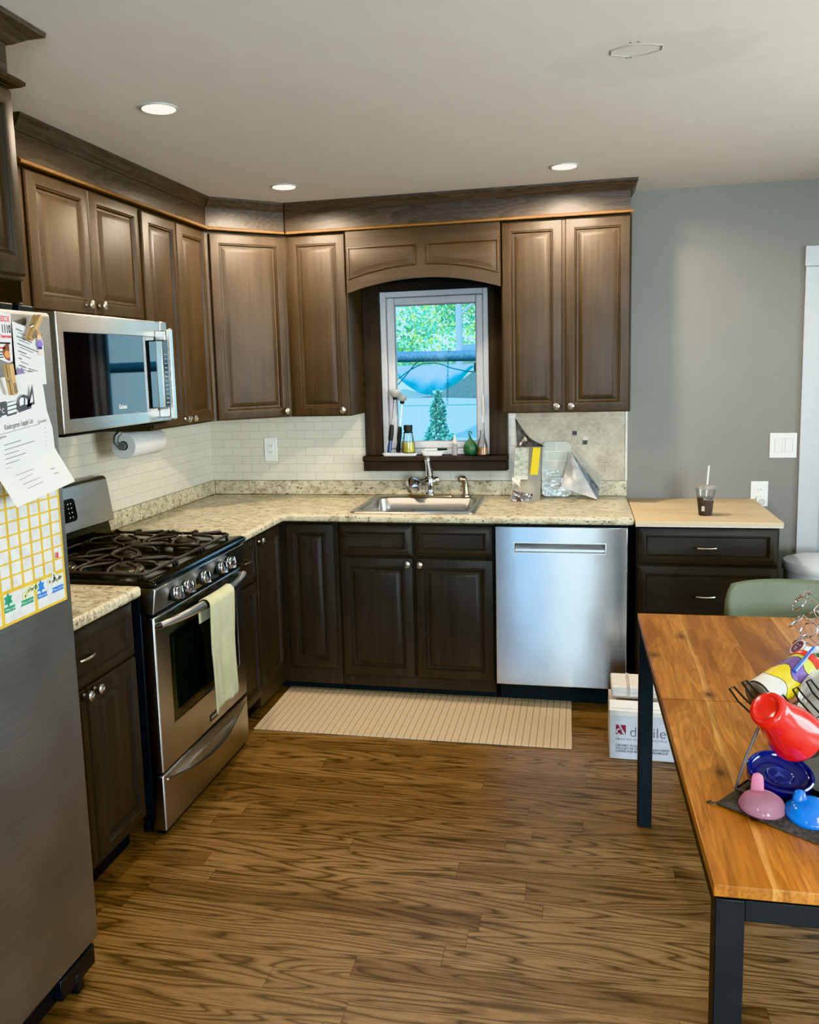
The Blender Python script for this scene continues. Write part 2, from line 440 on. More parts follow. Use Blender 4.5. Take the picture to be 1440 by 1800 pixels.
def runner_mat():
    t = NT('woven_runner'); tc = t.n('TexCoord'); sp = t.n('SeparateXYZ'); t.t.links.new(tc.outputs['Object'], sp.inputs[0])
    a = t.math('FRACT', t.math('DIVIDE', sp.outputs[0], .030)); b = t.math('FRACT', t.math('DIVIDE', sp.outputs[1], .013))
    st = t.ramp(a, [(0, (1, 1, 1)), (.10, (.8, .8, .8)), (.16, (0, 0, 0)), (.52, (0, 0, 0)), (.56, (.35, .35, .35)), (.62, (0, 0, 0))])
    bb = t.ramp(b, [(.25, (0, 0, 0)), (.5, (1, 1, 1)), (.75, (0, 0, 0))])
    n = t.noise(t.coord(), 260, 2)
    c = t.mix(t.math('MULTIPLY', bb, .42), (.55, .435, .305), (.33, .23, .135))
    c = t.mix(st, c, (.20, .125, .065)); c = t.mix(t.math('MULTIPLY', n, .3), c, (.62, .50, .34))
    t.p(col=c, rough=.85); t.bump(t.math('ADD', bb, n), .4, .002); return t.m
M_runner = runner_mat()

def glass(name, tint=(1, 1, 1), refl=.9, rough=0.0, fres=1.45, haze=None, hz=.0):
    """thin clear pane: sees through, mirrors by Fresnel"""
    t = NT(name); tr = t.n('BsdfTransparent', ins={'Color': (*tint, 1)}); gl = t.n('BsdfGlossy', ins={'Roughness': rough})
    fr = t.n('Fresnel', ins={'IOR': fres}); mx = t.n('MixShader')
    nn = t.noise(t.coord(), 8, 2)
    t.set(mx, 0, t.math('MULTIPLY', fr.outputs[0], t.math('ADD', refl-.05, t.math('MULTIPLY', nn, .1)))); t.set(mx, 1, tr.outputs[0]); t.set(mx, 2, gl.outputs[0])
    last = mx.outputs[0]
    if haze:
        df = t.n('BsdfDiffuse', ins={'Color': (*haze, 1)}); tl = t.n('BsdfTranslucent', ins={'Color': (*haze, 1)})
        ad = t.n('MixShader', ins={0: .5}); t.set(ad, 1, df.outputs[0]); t.set(ad, 2, tl.outputs[0])
        m2 = t.n('MixShader', ins={0: hz}); t.set(m2, 1, last); t.set(m2, 2, ad.outputs[0]); last = m2.outputs[0]
    t.t.links.new(last, t.out.inputs[0]); t.t.nodes.remove(t.b)
    return t.m
M_pane = glass('window_glass', (.90, .97, 1.0), .8)
M_clear = glass('clear_plastic', (.93, .94, .94), 1.0, .05, 1.5, (.8, .8, .8), .10)
M_film = glass('clear_film', (.90, .91, .92), 1.0, .08, 1.6, (.74, .74, .72), .30)
M_frost = glass('frosted_plastic', (.86, .85, .82), .9, .15, 1.5, (.72, .70, .66), .38)
M_ovenglass = simple('oven_black_glass', (.008, .009, .008), .06, spec=.75)
def mwglass():
    t = NT('microwave_black_glass'); n = t.noise(t.coord(), 300, 1)
    t.p(col=t.ramp(n, [(.4, (.004, .004, .005)), (.6, (.007, .007, .008))]), rough=.03, spec=.6, coat=.15, coatr=.02, ior=1.55)
    return t.m
M_mwglass = mwglass()
def emit(name, col, st):
    t = NT(name); n = t.noise(t.coord(), 20, 1)
    t.p(col=(.9, .9, .9), em=t.mix(t.math('MULTIPLY', n, .1), col, (1, 1, 1)), ems=st); return t.m

# ------------------------------------------------------------------ shared pieces
R_DOOR = [(0, 0), (0, -.008), (.004, -.013), (.030, -.020), (.043, -.020), (.046, -.016), (.050, -.0175), (.054, -.009), (.061, -.008), (.080, -.0165), (.083, -.017)]
R_DRAW = [(0, 0), (0, -.008), (.004, -.012), (.028, -.020), (.036, -.020), (.039, -.015), (.042, -.016), (.046, -.010), (.048, -.010)]
def rgs(R, yb): return [(i, yb+y) for i, y in R]
def add_knob(parent, M, name='knob', s=1.0):
    b = MB()
    b.lathe([(0.0085, 0), (.0075, .003), (.0055, .006), (.0055, .013), (.009, .016), (.0155, .019), (.0165, .022), (.0155, .026), (.011, .029), (0, .0305)], M @ Matrix.Scale(s, 4), 18)
    b.tube([M @ Vector((-.010, -.004, .0285)), M @ Vector((0, 0, .031)), M @ Vector((.010, .004, .0285))], .0012, 5)
    return b.build(name, M_nickel, parent, label='small round satin nickel knob')
def add_pull(parent, c, M, half=.038, mat=None):
    """arched bar pull, c in door-local coords (x, y face, z)"""
    b = MB(); P = lambda x, y, z: M @ Vector((c[0]+x, c[1]+y, c[2]+z))
    pts = [P(-half, .001, 0), P(-half, -.014, 0)]+[P(-half+2*half*i/8, -.018-.010*math.sin(PI*i/8), 0) for i in range(9)]+[P(half, -.014, 0), P(half, .001, 0)]
    b.tube(pts, [.005, .005]+[.0048]*9+[.005, .005], 8)
    return b.build('handle', mat or M_nickel, parent, label='arched satin nickel bar handle')
def M_face(M, x, y, z):
    """matrix with z axis pointing out of the face at door-local point"""
    return M @ T(x, y, z) @ RX(PI/2)
# ------------------------------------------------------------------ room shell
H = 2.437; XW = -.03; XR = 5.3; YR = -7.8
b = MB(); b.box(XW-.15, XR+.15, YR-.15, .15, -.12, 0); struct(b.build('floor', M_floor))
b = MB(); b.box(XW-.15, XR+.15, YR-.15, .15, H, H+.15); struct(b.build('ceiling', M_ceil))
b = MB(); b.box(XW-.15, XW, YR, 0, 0, H); struct(b.build('wall_left', M_wall))
# back wall with window and door openings (slab built in xz then turned upright)
b = MB(Matrix(((1, 0, 0, 0), (0, 0, 1, 0), (0, 1, 0, 0), (0, 0, 0, 1))))
xs = [XW-.15, .985, 1.575, 3.2, 4.12, XR+.15]; zs = [0, 1.13, 2.01, 2.04, H]
b.slab(xs, zs, lambda i, j: not ((i == 1 and j == 1) or (i == 3 and j <= 2)), 0, .15); struct(b.build('wall_back', M_wall, smooth=False))
# right wall with a broad window
b = MB(Matrix(((0, 0, 1, 0), (1, 0, 0, 0), (0, 1, 0, 0), (0, 0, 0, 1))))
b.slab([YR, -3.9, -1.5, 0], [0, .75, 2.1, H], lambda i, j: not (i == 1 and j == 1), XR, XR+.15); struct(b.build('wall_right', M_wall, smooth=False))
# rear wall with two windows
b = MB(Matrix(((1, 0, 0, 0), (0, 0, 1, 0), (0, 1, 0, 0), (0, 0, 0, 1))))
b.slab([XW-.15, 1.22, 1.62, 1.83, 2.01, 3.1, 4.3, XR+.15], [0, .15, .8, 2.1, H], lambda i, j: not ((i in (1, 3) and j in (1, 2)) or (i == 5 and j == 2)), YR-.15, YR); struct(b.build('wall_rear', M_wall, smooth=False))

def window(name, M, w, h, fr=.05, mull=0):
    """frame, sash and pane in local coords: x 0..w, z 0..h, y depth"""
    b = MB(M)
    for x0, x1, z0, z1 in ((0, fr, 0, h), (w-fr, w, 0, h), (fr, w-fr, 0, fr), (fr, w-fr, h-fr, h)): b.box(x0, x1, .0, .10, z0, z1)
    for k in range(mull):
        x = w*(k+1)/(mull+1); b.box(x-.025, x+.025, .02, .08, fr, h-fr)
    o = struct(b.build(name, M_vinyl, bevel=.003))
    p = MB(M); p.box(fr-.005, w-fr+.005, .055, .059, fr-.005, h-fr+.005); p.build('pane', M_pane, o)
    return o
# kitchen window: outer frame, inner sash, pane, lock handle
b = MB(); x0, x1, z0, z1 = .988, 1.572, 1.133, 2.007
def rect_ring(b, x0, x1, z0, z1, w, y0, y1, wb=None):
    wb = wb or w
    b.box(x0, x0+w, y0, y1, z0, z1); b.box(x1-w, x1, y0, y1, z0, z1); b.box(x0+w, x1-w, y0, y1, z0, z0+wb); b.box(x0+w, x1-w, y0, y1, z1-w, z1)
rect_ring(b, x0, x1, z0, z1, .030, .004, .13)
win = struct(b.build('window_1', M_vinyl, bevel=.003))
b = MB(); rect_ring(b, x0+.031, x1-.031, z0+.031, z1-.031, .040, .030, .10, .036); b.build('sash', M_vinyl, win, bevel=.006, seg=3)
b = MB(); b.box(x0+.07, x1-.07, .060, .064, z0+.066, z1-.07); b.build('pane', M_pane, win)
b = MB(); rect_ring(b, x0+.070, x1-.070, z0+.066, z1-.070, .006, .048, .0595); b.build('gasket', simple('grey_gasket', (.25, .27, .28), .6), win)
b = MB(); b.box(1.528, 1.552, .018, .030, 1.300, 1.345); b.tube([(1.54, .016, 1.33), (1.541, -.004, 1.36), (1.541, -.010, 1.45)], [.007, .0075, .006], 8); b.build('handle', M_plastic, win)
# dark wood casing around it
def casing(x0, x1, z0, z1, m, y0=-.022):
    b = MB(); b.box(x0, x1, y0, 0, z0, z1); return struct(b.build('trim_1' if False else 'trim_%d' % casing.k, m, bevel=.002))
casing.k = 1; casing(.897, .9875, 1.133, 2.29, M_cas)
casing.k = 2; casing(1.5725, 1.665, 1.133, 2.29, M_cas)
casing.k = 3; casing(.988, 1.572, 2.0075, 2.29, M_casx)
b = MB(); b.box(.889, 1.671, -.082, .003, 1.106, 1.1325); st = struct(b.build('trim_4', M_casx, bevel=.004, seg=3))
b = MB(); b.box(.893, 1.667, -.074, -.001, 1.052, 1.1055); struct(b.build('trim_5', M_casx, bevel=.003))
window('window_2', frame((1.22, YR+.0, .15), (0, 1)) @ T(-.40, 0, 0), .40, 1.95, .03)
window('window_3', frame((1.83, YR+.0, .15), (0, 1)) @ T(-.18, 0, 0), .18, 1.95, .02)
window('window_4', frame((3.1, YR+.0, .8), (0, 1)) @ T(-1.2, 0, 0), 1.2, 1.3, .05, 1)
window('window_5', frame((XR, -1.5, .75), (-1, 0)), 2.4, 1.35, .05, 1)
# white door casing at the right, with the glazed door beyond
b = MB(); b.box(3.098, 3.195, -.018, 0, 0, 2.03); b.box(3.195, 3.199, -.014, .0, 0, 2.03); struct(b.build('trim_6', M_white, bevel=.002))
b = MB(); b.box(3.094, 4.23, -.020, 0, 2.031, 2.127); struct(b.build('trim_7', M_white, bevel=.002))
b = MB(); b.box(4.125, 4.22, -.018, 0, 0, 2.03); struct(b.build('trim_8', M_white, bevel=.002))
b = MB(); b.box(3.205, 3.245, .05, .09, .01, 2.03); b.box(4.065, 4.115, .05, .09, .01, 2.03); b.box(3.245, 4.065, .05, .09, .01, .20); b.box(3.245, 4.065, .05, .09, 1.92, 2.03)
dr = struct(b.build('door_1', M_white, bevel=.003))
b = MB(); b.box(3.24, 4.07, .068, .072, .195, 1.925); b.build('pane', M_pane, dr)
b = MB(); b.tube([(4.085, .05, 1.0), (4.085, .0, 1.0), (4.02, -.01, 1.0)], .009, 8); b.lathe([(.028, 0), (.026, .008), (0, .009)], aim((4.085, .05, 1.0), (0, -1, 0)), 16); b.build('door_handle', M_nickel, dr)
b = MB(); b.box(2.90, 3.093, -.014, 0, 0, .10); struct(b.build('baseboard_back', M_white, bevel=.002))
b = MB(); b.box(XR-.014, XR, YR, 0, 0, .10); struct(b.build('baseboard_right', M_white, bevel=.002))
# tile on the walls
b = MB(); b.slab([XW, .886, .8905, 1.668, 1.6735, 1.712], [.9935, 1.0505, 1.1335, 1.40], lambda i, j: (i in (0, 4)) or (i in (1, 3) and j != 1) or j == 0, 0, .007)
b = MB(Matrix(((1, 0, 0, 0), (0, 0, -1, 0), (0, 1, 0, 0), (0, 0, 0, 1)))); b.slab([XW, .888, 1.6725, 1.712], [.9935, 1.050, 1.40], lambda i, j: not (i == 1 and j == 1), .0005, .007)
struct(b.build('trim_9', M_subx, smooth=False))
b = MB(); b.box(XW+.0005, XW+.007, -2.64, -.0075, .9, 1.82); struct(b.build('trim_10', M_suby, smooth=False))
b = MB(); b.box(1.7125, 2.277, -.009, -.0005, .9935, 1.40)
b.mat(1).box(2.268, 2.278, -.012, -.0005, .9935, 1.366)
mos = [(2.013, 1.242, 2), (2.013, 1.216, 3), (2.066, 1.216, 4), (2.066, 1.193, 2), (2.040, 1.194, 3)]
for x, z, i in mos: b.mat(i).box(x-.0115, x+.0115, -.0115, -.008, z-.0105, z+.0105)
struct(b.build('trim_11', [M_oldtile, simple('tile_edge_strip', (.62, .57, .46), .4), simple('dark_mosaic_tile', (.022, .012, .010), .45), simple('tan_mosaic_tile', (.36, .30, .18), .3), simple('pale_mosaic_tile', (.55, .47, .36), .3)], smooth=False))
# octagonal patch outline on the ceiling where a fixture was
b = MB(); pts = [(2.192+.072*math.cos(PI*k/4+.4), -2.012+.045*math.sin(PI*k/4+.4), H-.0008) for k in range(8)]
b.tube(pts, .0014, 5, True)
for x, y in ((2.172, -1.955), (2.182, -1.958), (2.176, -2.075), (2.196, -2.073)): b.ball((x, y, H-.001), .004, 8, 5, (1, 1, .3))
struct(b.build('trim_12', simple('plaster_scar', (.40, .38, .34), .8)))

# recessed lights
M_lamp = emit('lamp_lens_glow', (1, .80, .52), 14)
def downlight(loc, label):
    t = thing('recessed_light', label, 'ceiling light', loc, 'recessed ceiling lights')
    b = MB(T(*loc)); b.shell([(.0515, .0), (.060, .0), (.060, -.003), (.054, -.005), (.0515, -.003)], None, 36); b.build('trim_ring', M_white, t)
    b = MB(T(*loc)); b.lathe([(0, -.0035), (.0510, -.0035), (.0510, -.0002), (0, -.0002)], None, 36); b.build('lens', M_lamp, t)
    return t
d0 = downlight((.74, -1.935, H), 'recessed light above the range, nearest and largest of the ceiling lights')
dup(d0, (.72, -.70, H), 'recessed light in front of the corner cabinet, left of the window')
dup(d0, (1.974, -.676, H), 'recessed light above the double upper cabinet right of the window')

# ------------------------------------------------------------------ upper cabinets
ZT = 2.284
def upper(name, label, M, w, d, z0, z1, doors, mats, knobs, body_poly=None, group='upper cabinets'):
    """local: x 0..w, front of the box at y=0, back at y=d"""
    o = M.to_translation()
    t = thing(name, label, 'cabinet', (o.x, o.y, z0), group)
    b = MB(M)
    b.box(0, w, 0, d, z0, z1); b.build('body', mats[0], t, bevel=.0015)
    for k, (x0, x1, a0, a1) in enumerate(doors):
        b = MB(M); b.rings(x0, x1, a0, a1, rgs(R_DOOR, -.0005)); dd = b.build('door', mats[0], t, ang=25)
        if k < len(knobs) and knobs[k]: add_knob(dd, M_face(M, knobs[k][0], -.0205, knobs[k][1]))
    return t
ML = frame((.27, 0, 0), (1, 0))      # left run: local x = world y
MBk = frame((0, -.30, 0), (0, -1))   # back run
upper('wall_cabinet', 'brown two-door wall cabinet directly above the microwave', ML @ T(-2.04, 0, 0), .795, .299, 1.818, ZT,
      [(.045, .404, 1.828, 2.278), (.412, .778, 1.828, 2.278)], [M_upz], [(.343, 1.860), (.430, 1.862)])
upper('wall_cabinet', 'tall brown two-door wall cabinet between microwave and corner cabinet', ML @ T(-1.242, 0, 0), .625, .299, 1.366, ZT,
      [(.008, .311, 1.374, 2.272), (.319, .617, 1.374, 2.272)], [M_upz], [(.285, 1.400), (.350, 1.400)])
# diagonal corner cabinet
t = thing('corner_wall_cabinet', 'brown diagonal corner wall cabinet with a single tall door', 'cabinet', (.1, -.1, 1.366), 'upper cabinets')
b = MB(); b.prism([(XW+.001, -.001), (XW+.001, -.612), (.262, -.612), (.582, -.292), (.582, -.001)], 1.366, ZT); b.build('body', M_upz, t, bevel=.0015)
MD = frame((.271, -.603, 0), (1, -1))
b = MB(MD); b.rings(.020, .412, 1.370, 2.270, rgs(R_DOOR, -.0005)); dd = b.build('door', M_upz, t, ang=25); add_knob(dd, M_face(MD, .385, -.0205, 1.400))
upper('wall_cabinet', 'narrow single-door brown wall cabinet left of the window', MBk @ T(.584, 0, 0), .312, .299, 1.366, ZT,
      [(.010, .306, 1.370, 2.274)], [M_upz], [(.278, 1.398)])
upper('wall_cabinet', 'two-door brown wall cabinet right of the window', MBk @ T(1.667, 0, 0), .609, .299, 1.366, ZT,
      [(.004, .290, 1.368, 2.276), (.304, .603, 1.368, 2.276)], [M_upz], [(.262, 1.398), (.330, 1.398)])
# arched valance over the window
t = thing('arched_valance', 'brown arched wood valance with two raised panels above the window', 'valance', (1.28, -.31, 2.0))
def arch(x, m=0): return 2.041+m-.062*((x-1.281)/.384)**2
N = 40; b = MB(); x0, x1 = .898, 1.6655; vs = []; fs = []
for k in range(N+1):
    x = x0+(x1-x0)*k/N
    for y in (-.32, -.30): vs += [(x, y, arch(x)), (x, y, ZT)]
for k in range(N):
    a = 4*k; c = a+4
    fs += [(a, c, c+1, a+1), (a+2, a+3, c+3, c+2), (a, a+2, c+2, c), (a+1, c+1, c+3, a+3)]
fs += [(0, 1, 3, 2), (4*N, 4*N+2, 4*N+3, 4*N+1)]; b.add(vs, fs); b.build('board', M_upx, t, ang=30)
for x0, x1 in ((.906, 1.252), (1.306, 1.659)):
    b = MB(); R = [(0, .001), (.002, -.005), (.007, -.006), (.011, -.001), (.014, -.001), (.032, -.008), (.034, -.0085)]; K = 24; vs = []; fs = []
    per = 2*(K+1)
    for i, y in R:
        row = []
        for k in range(K+1):
            x = x0+i+(x1-x0-2*i)*k/K; row.append((x, -.32+y, arch(x, .062)+i))
        for k in range(K, -1, -1):
            x = x0+i+(x1-x0-2*i)*k/K; row.append((x, -.32+y, 2.205-i))
        vs += row
    for r in range(len(R)-1):
        for k in range(per): fs.append((r*per+k, r*per+(k+1) % per, (r+1)*per+(k+1) % per, (r+1)*per+k))
    o = (len(R)-1)*per
    for k in range(K): fs.append((o+k, o+k+1, o+per-2-k, o+per-1-k))
    b.add(vs, fs); b.build('raised_panel', M_upx, t, ang=25)

# fascia, crown and rail above the cabinets
def cornice(label, M, w, mats, m0=0, m1=0, end=False, rail=True):
    """local x along the run, y=0 plane at fascia face"""
    o = M.to_translation(); t = thing('cornice', label, 'cornice', (o.x, o.y, ZT), 'cornice boards above the upper cabinets')
    fw = w-(.012 if end else 0)
    b = MB(M); b.sweep_x([(0, ZT+.001), (0, 2.40), (.018, 2.40), (.018, ZT+.001)], 0, fw, m0, 0 if end else m1)
    if end: b.box(fw-.018, fw, .019, .298, ZT+.001, 2.40)
    b.build('fascia_board', mats[0], t)
    P = [(.017, 2.385), (-.004, 2.385), (-.006, 2.392), (-.012, 2.398), (-.018, 2.407), (-.024, 2.420), (-.030, 2.426), (-.030, 2.436), (.017, 2.436)]
    b = MB(M); b.sweep_x(P, 0, fw+(.002 if end else 0), m0, 1 if end else m1)
    if end:
        b2 = MB(M @ T(fw+.002, 0, 0) @ RZ(PI/2)); b2.sweep_x(P, 0, .298, 1, 0); b.M = None; b.add(b2.v, b2.f)
    b.build('crown_moulding', mats[0], t, ang=30)
    Q = [(.004, ZT+.001), (-.018, ZT+.001), (-.021, ZT+.005), (-.020, ZT+.010), (-.012, ZT+.016), (-.001, ZT+.018), (.004, ZT+.018)]
    b = MB(M); b.sweep_x(Q, 0, fw+(.004 if end else 0), m0, .5 if end else m1); b.build('rail', M_rail, t, ang=30, label='thin brown rail strip, painted lighter as if lit')
    return t
k8 = math.tan(PI/8)
cornice('dark oak fascia and crown above the left-wall cabinets by the range', frame((.285, -2.04, 0), (1, 0)), 1.425, [M_fasy], 0, -k8)
cornice('short diagonal fascia and crown above the corner cabinet', frame((.285, -.610, 0), (1, -1)) @ T(.0, 0, 0), .415, [M_fasx], -k8, -k8)
cornice('long dark fascia and crown above the window-wall cabinets', frame((.583, -.316, 0), (0, -1)) @ T(0, 0, 0), 1.697, [M_fasx], -k8, 0, True)

# cabinet above the refrigerator
MF = frame((.70, -3.50, 0), (1, 0))
t = thing('refrigerator_wall_cabinet', 'deep brown wall cabinet above the refrigerator, at upper left edge', 'cabinet', (.4, -3.0, 1.84), 'upper cabinets')
b = MB(MF); b.box(0, .868, 0, .729, 1.838, 2.296); b.build('body', M_upz, t, bevel=.006, seg=3)
for x0, x1 in ((.02, .428), (.436, .858)):
    b = MB(MF); b.rings(x0, x1, 1.85, 2.285, rgs(R_DOOR, -.0005)); dd = b.build('door', M_upz, t, ang=25); add_knob(dd, M_face(MF, (.40 if x0 < .1 else .46), -.0205, 1.88))
t = thing('cornice', 'fascia, rounded rail and flared crown above the refrigerator cabinet', 'cornice', (.4, -3.0, 2.30), 'cornice boards above the upper cabinets')
b = MB(MF); b.box(0, .866, .0, .70, 2.297, 2.42); b.build('fascia_board', M_fasy, t)
P = [(.0, 2.395), (-.012, 2.396), (-.022, 2.402), (-.045, 2.418), (-.066, 2.424), (-.068, 2.4355), (.0, 2.4355)]
b = MB(MF); b.sweep_x(P, 0, .866, 0, 1); b2 = MB(MF @ T(.866, 0, 0) @ RZ(PI/2)); b2.sweep_x(P, 0, .70, 1, 0); b.M = None; b.add(b2.v, b2.f); b.build('crown_moulding', M_fasy, t, ang=30)
P = [(.0, 2.299), (-.020, 2.299), (-.028, 2.305), (-.028, 2.312), (-.018, 2.319), (.0, 2.322)]
b = MB(MF); b.sweep_x(P, 0, .866, 0, 1); b2 = MB(MF @ T(.866, 0, 0) @ RZ(PI/2)); b2.sweep_x(P, 0, .70, 1, 0); b.M = None; b.add(b2.v, b2.f); b.build('rail', M_upz, t, ang=30)

# ------------------------------------------------------------------ base cabinets
MBb = frame((0, -.62, 0), (0, -1)); MLb = frame((.59, 0, 0), (1, 0))
def base(name, label, M, w, d, z0, z1, kick, fronts, mat=None, mf=None):
    o = M.to_translation(); t = thing(name, label, 'cabinet', (o.x, o.y, 0), 'base cabinets')
    b = MB(M)
    if name == 'sink_cabinet':
        for q in ((0, w, 0, .02), (0, .018, .02, d), (w-.018, w, .02, d), (.018, w-.018, d-.012, d)): b.box(*q, z0, z1)
        b.box(.018, w-.018, .02, d-.012, z0, z0+.018)
    else: b.box(0, w, 0, d, z0, z1)
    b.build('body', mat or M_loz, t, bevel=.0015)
    b = MB(M); b.box(.002, w-.002, kick, kick+.018, .001, z0-.001); b.build('toe_kick', M_black, t)
    for nm, x0, x1, a0, a1, hw in fronts:
        R = R_DRAW if nm == 'drawer' else R_DOOR
        b = MB(M); b.rings(x0, x1, a0, a1, rgs(R, -.0005)); f = b.build(nm, M_lox if nm == 'drawer' else M_loz, t, ang=25)
        if hw:
            if hw[0] == 'k': add_knob(f, M_face(M, hw[1], -.0205, hw[2]))
            else: add_pull(f, (hw[1], -.0105, hw[2]), M)
    return t
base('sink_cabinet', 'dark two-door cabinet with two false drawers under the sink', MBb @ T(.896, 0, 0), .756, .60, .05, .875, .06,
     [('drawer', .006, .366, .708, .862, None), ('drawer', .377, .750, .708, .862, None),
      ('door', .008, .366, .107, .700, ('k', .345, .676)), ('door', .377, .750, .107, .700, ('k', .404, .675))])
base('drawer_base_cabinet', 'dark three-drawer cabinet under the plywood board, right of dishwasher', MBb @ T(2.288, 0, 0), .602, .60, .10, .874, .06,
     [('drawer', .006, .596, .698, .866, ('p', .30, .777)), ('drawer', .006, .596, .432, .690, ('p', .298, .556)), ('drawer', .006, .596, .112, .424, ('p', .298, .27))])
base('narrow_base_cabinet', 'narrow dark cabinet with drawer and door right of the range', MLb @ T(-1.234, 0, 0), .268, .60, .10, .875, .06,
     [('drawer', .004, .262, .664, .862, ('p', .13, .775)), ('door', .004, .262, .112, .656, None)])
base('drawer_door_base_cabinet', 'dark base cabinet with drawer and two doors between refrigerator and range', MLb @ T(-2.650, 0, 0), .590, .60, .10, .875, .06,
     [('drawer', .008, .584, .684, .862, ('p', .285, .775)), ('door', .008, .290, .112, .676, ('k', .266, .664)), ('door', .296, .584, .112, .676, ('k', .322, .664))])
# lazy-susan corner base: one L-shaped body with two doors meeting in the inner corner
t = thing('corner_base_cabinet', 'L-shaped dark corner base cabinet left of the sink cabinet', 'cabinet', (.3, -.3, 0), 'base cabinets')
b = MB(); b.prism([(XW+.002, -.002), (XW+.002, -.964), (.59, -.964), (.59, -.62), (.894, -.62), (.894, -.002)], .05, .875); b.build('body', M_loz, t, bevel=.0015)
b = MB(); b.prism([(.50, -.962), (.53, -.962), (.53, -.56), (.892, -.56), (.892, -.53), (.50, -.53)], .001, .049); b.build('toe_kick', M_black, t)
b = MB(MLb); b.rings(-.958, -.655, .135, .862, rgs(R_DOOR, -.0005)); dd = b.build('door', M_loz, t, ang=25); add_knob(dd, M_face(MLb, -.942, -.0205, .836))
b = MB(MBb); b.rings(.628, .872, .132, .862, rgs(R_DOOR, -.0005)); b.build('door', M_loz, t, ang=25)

# ------------------------------------------------------------------ countertops
xs = [XW+.002, .635, .992, 1.518, 2.278]; ys = [-1.234, -.665, -.575, -.150, -.002]
t = thing('countertop', 'cream speckled granite-look countertop running round the corner under the window', 'countertop', (.6, -.4, .876))
b = MB(); b.slab(xs, ys, lambda i, j: (i == 0 or j > 0) and not (i == 2 and j == 2), .8765, .914); b.build('slab', M_gran, t, bevel=.013, seg=4)
b = MB(); b.box(XW+.024, 2.276, -.022, -.0025, .9145, .9925); b.build('backsplash', M_gran, t, bevel=.004, seg=2)
b = MB(); b.box(XW+.0085, XW+.023, -1.234, -.0025, .9145, .9925); b.build('backsplash', M_gran, t, bevel=.004, seg=2)
t = thing('countertop', 'short piece of cream granite-look countertop between refrigerator and range', 'countertop', (.3, -2.35, .876))
b = MB(); b.box(XW+.002, .635, -2.652, -2.052, .8765, .914); b.build('slab', M_gran, t, bevel=.013, seg=4)
b = MB(); b.box(XW+.0085, XW+.023, -2.652, -2.052, .9145, .9925); b.build('backsplash', M_gran, t, bevel=.004, seg=2)

# plywood board laid on the drawer cabinet
b = MB(); b.box(2.283, 2.893, -.672, -.003, .8755, .8825); b.mat(1).box(2.284, 2.892, -.671, -.003, .8826, .9005)
t = thing('plywood_board', 'bare tan plywood board lying on the three-drawer cabinet', 'board', (2.58, -.33, .8755))
b = MB(); b.box(2.283, 2.893, -.674, -.003, .8755, .8805); b.build('underlay', simple('white_board_edge', (.72, .68, .62), .6), t)
b = MB(); b.box(2.282, 2.894, -.678, -.003, .8808, .9005); b.build('panel', None or [cab_wood('raw_plywood', 'x', (.53, .41, .26), (.65, .53, .36), .6)], t, bevel=.0015)

# ------------------------------------------------------------------ dishwasher
t = thing('dishwasher', 'stainless steel dishwasher with pocket handle, right of the sink cabinet', 'dishwasher', (1.955, -.33, 0))
b = MB(); b.box(1.658, 2.252, -.615, -.03, .10, .872); b.build('tub', M_black, t)
b = MB(); b.box(1.668, 2.282, -.56, -.545, .001, .099); b.build('toe_kick', M_black, t)
xs = [1.658, 1.748, 2.152, 2.250]; zs = [.110, .746, .790, .866]
b = MB(Matrix(((1, 0, 0, 0), (0, 0, 1, 0), (0, 1, 0, 0), (0, 0, 0, 1)))); b.slab(xs, zs, lambda i, j: not (i == 1 and j == 1), -.662, -.616); b.build('door_panel', M_steeldw, t, bevel=.004, seg=3)
b = MB(); # pocket handle: scooped recess
b.grid(lambda u, v: (1.748+.404*u, -.661+.030*math.sin(PI*min(1, v*.62+.0)), .746+.044*(1-v)), 1, 10)
b.quad((1.748, -.661, .746), (1.748, -.632, .746), (1.748, -.632, .790), (1.748, -.661, .790)); b.quad((2.152, -.661, .746), (2.152, -.661, .790), (2.152, -.632, .790), (2.152, -.632, .746))
b.build('handle_pocket', M_steel, t)
b = MB(); rect_ring(b, 1.742, 2.158, .741, .795, .006, -.6645, -.6615); b.build('handle_trim', M_steel, t, bevel=.001)
# ------------------------------------------------------------------ gas range (local: x = world y along the wall)
RY0, RY1 = -2.016, -1.240
MR = frame((.60, RY0, 0), (1, 0)); RW = RY1-RY0
t = thing('gas_range', 'stainless and black gas range with five burners and a window oven door', 'stove', (.3, -1.63, 0))
b = MB(MR); b.box(.004, RW-.004, 0, .60, .06, .894); b.build('body', M_black, t, bevel=.003)
for x in (.05, RW-.05):
    for y in (.05, .52):
        b = MB(); b.lathe([(.018, 0), (.018, .012), (.010, .014), (.010, .059)], MR @ T(x, y, .0005), 12); b.build('foot', M_black, t)
# cooktop with rolled front
b = MB(MR); P = [(.545, .895), (-.035, .895), (-.062, .898), (-.072, .906), (-.066, .916), (-.050, .922), (-.02, .918), (.545, .918)]
b.sweep_x(P, -.004, RW+.004); b.build('cooktop', M_blackgloss, t, bevel=.004, seg=2)
# burners
bc = [(.17, .13), (.17, .39), (.388, .26), (.606, .13), (.606, .39)]
for x, y in bc:
    b = MB(); Mx = MR @ T(x, y, .9175); r = .045 if y < .3 else .038
    b.lathe([(r+.012, 0), (r+.008, .006), (r-.004, .009), (r-.006, .013)], Mx, 24); bn = b.build('burner', simple('burner_aluminium', (.30, .28, .25), .4, 1), t)
    b = MB(); b.lathe([(r-.002, .0132), (r, .0165), (r-.003, .021), (0, .0225)], Mx, 24); b.build('burner_cap', M_iron, bn)
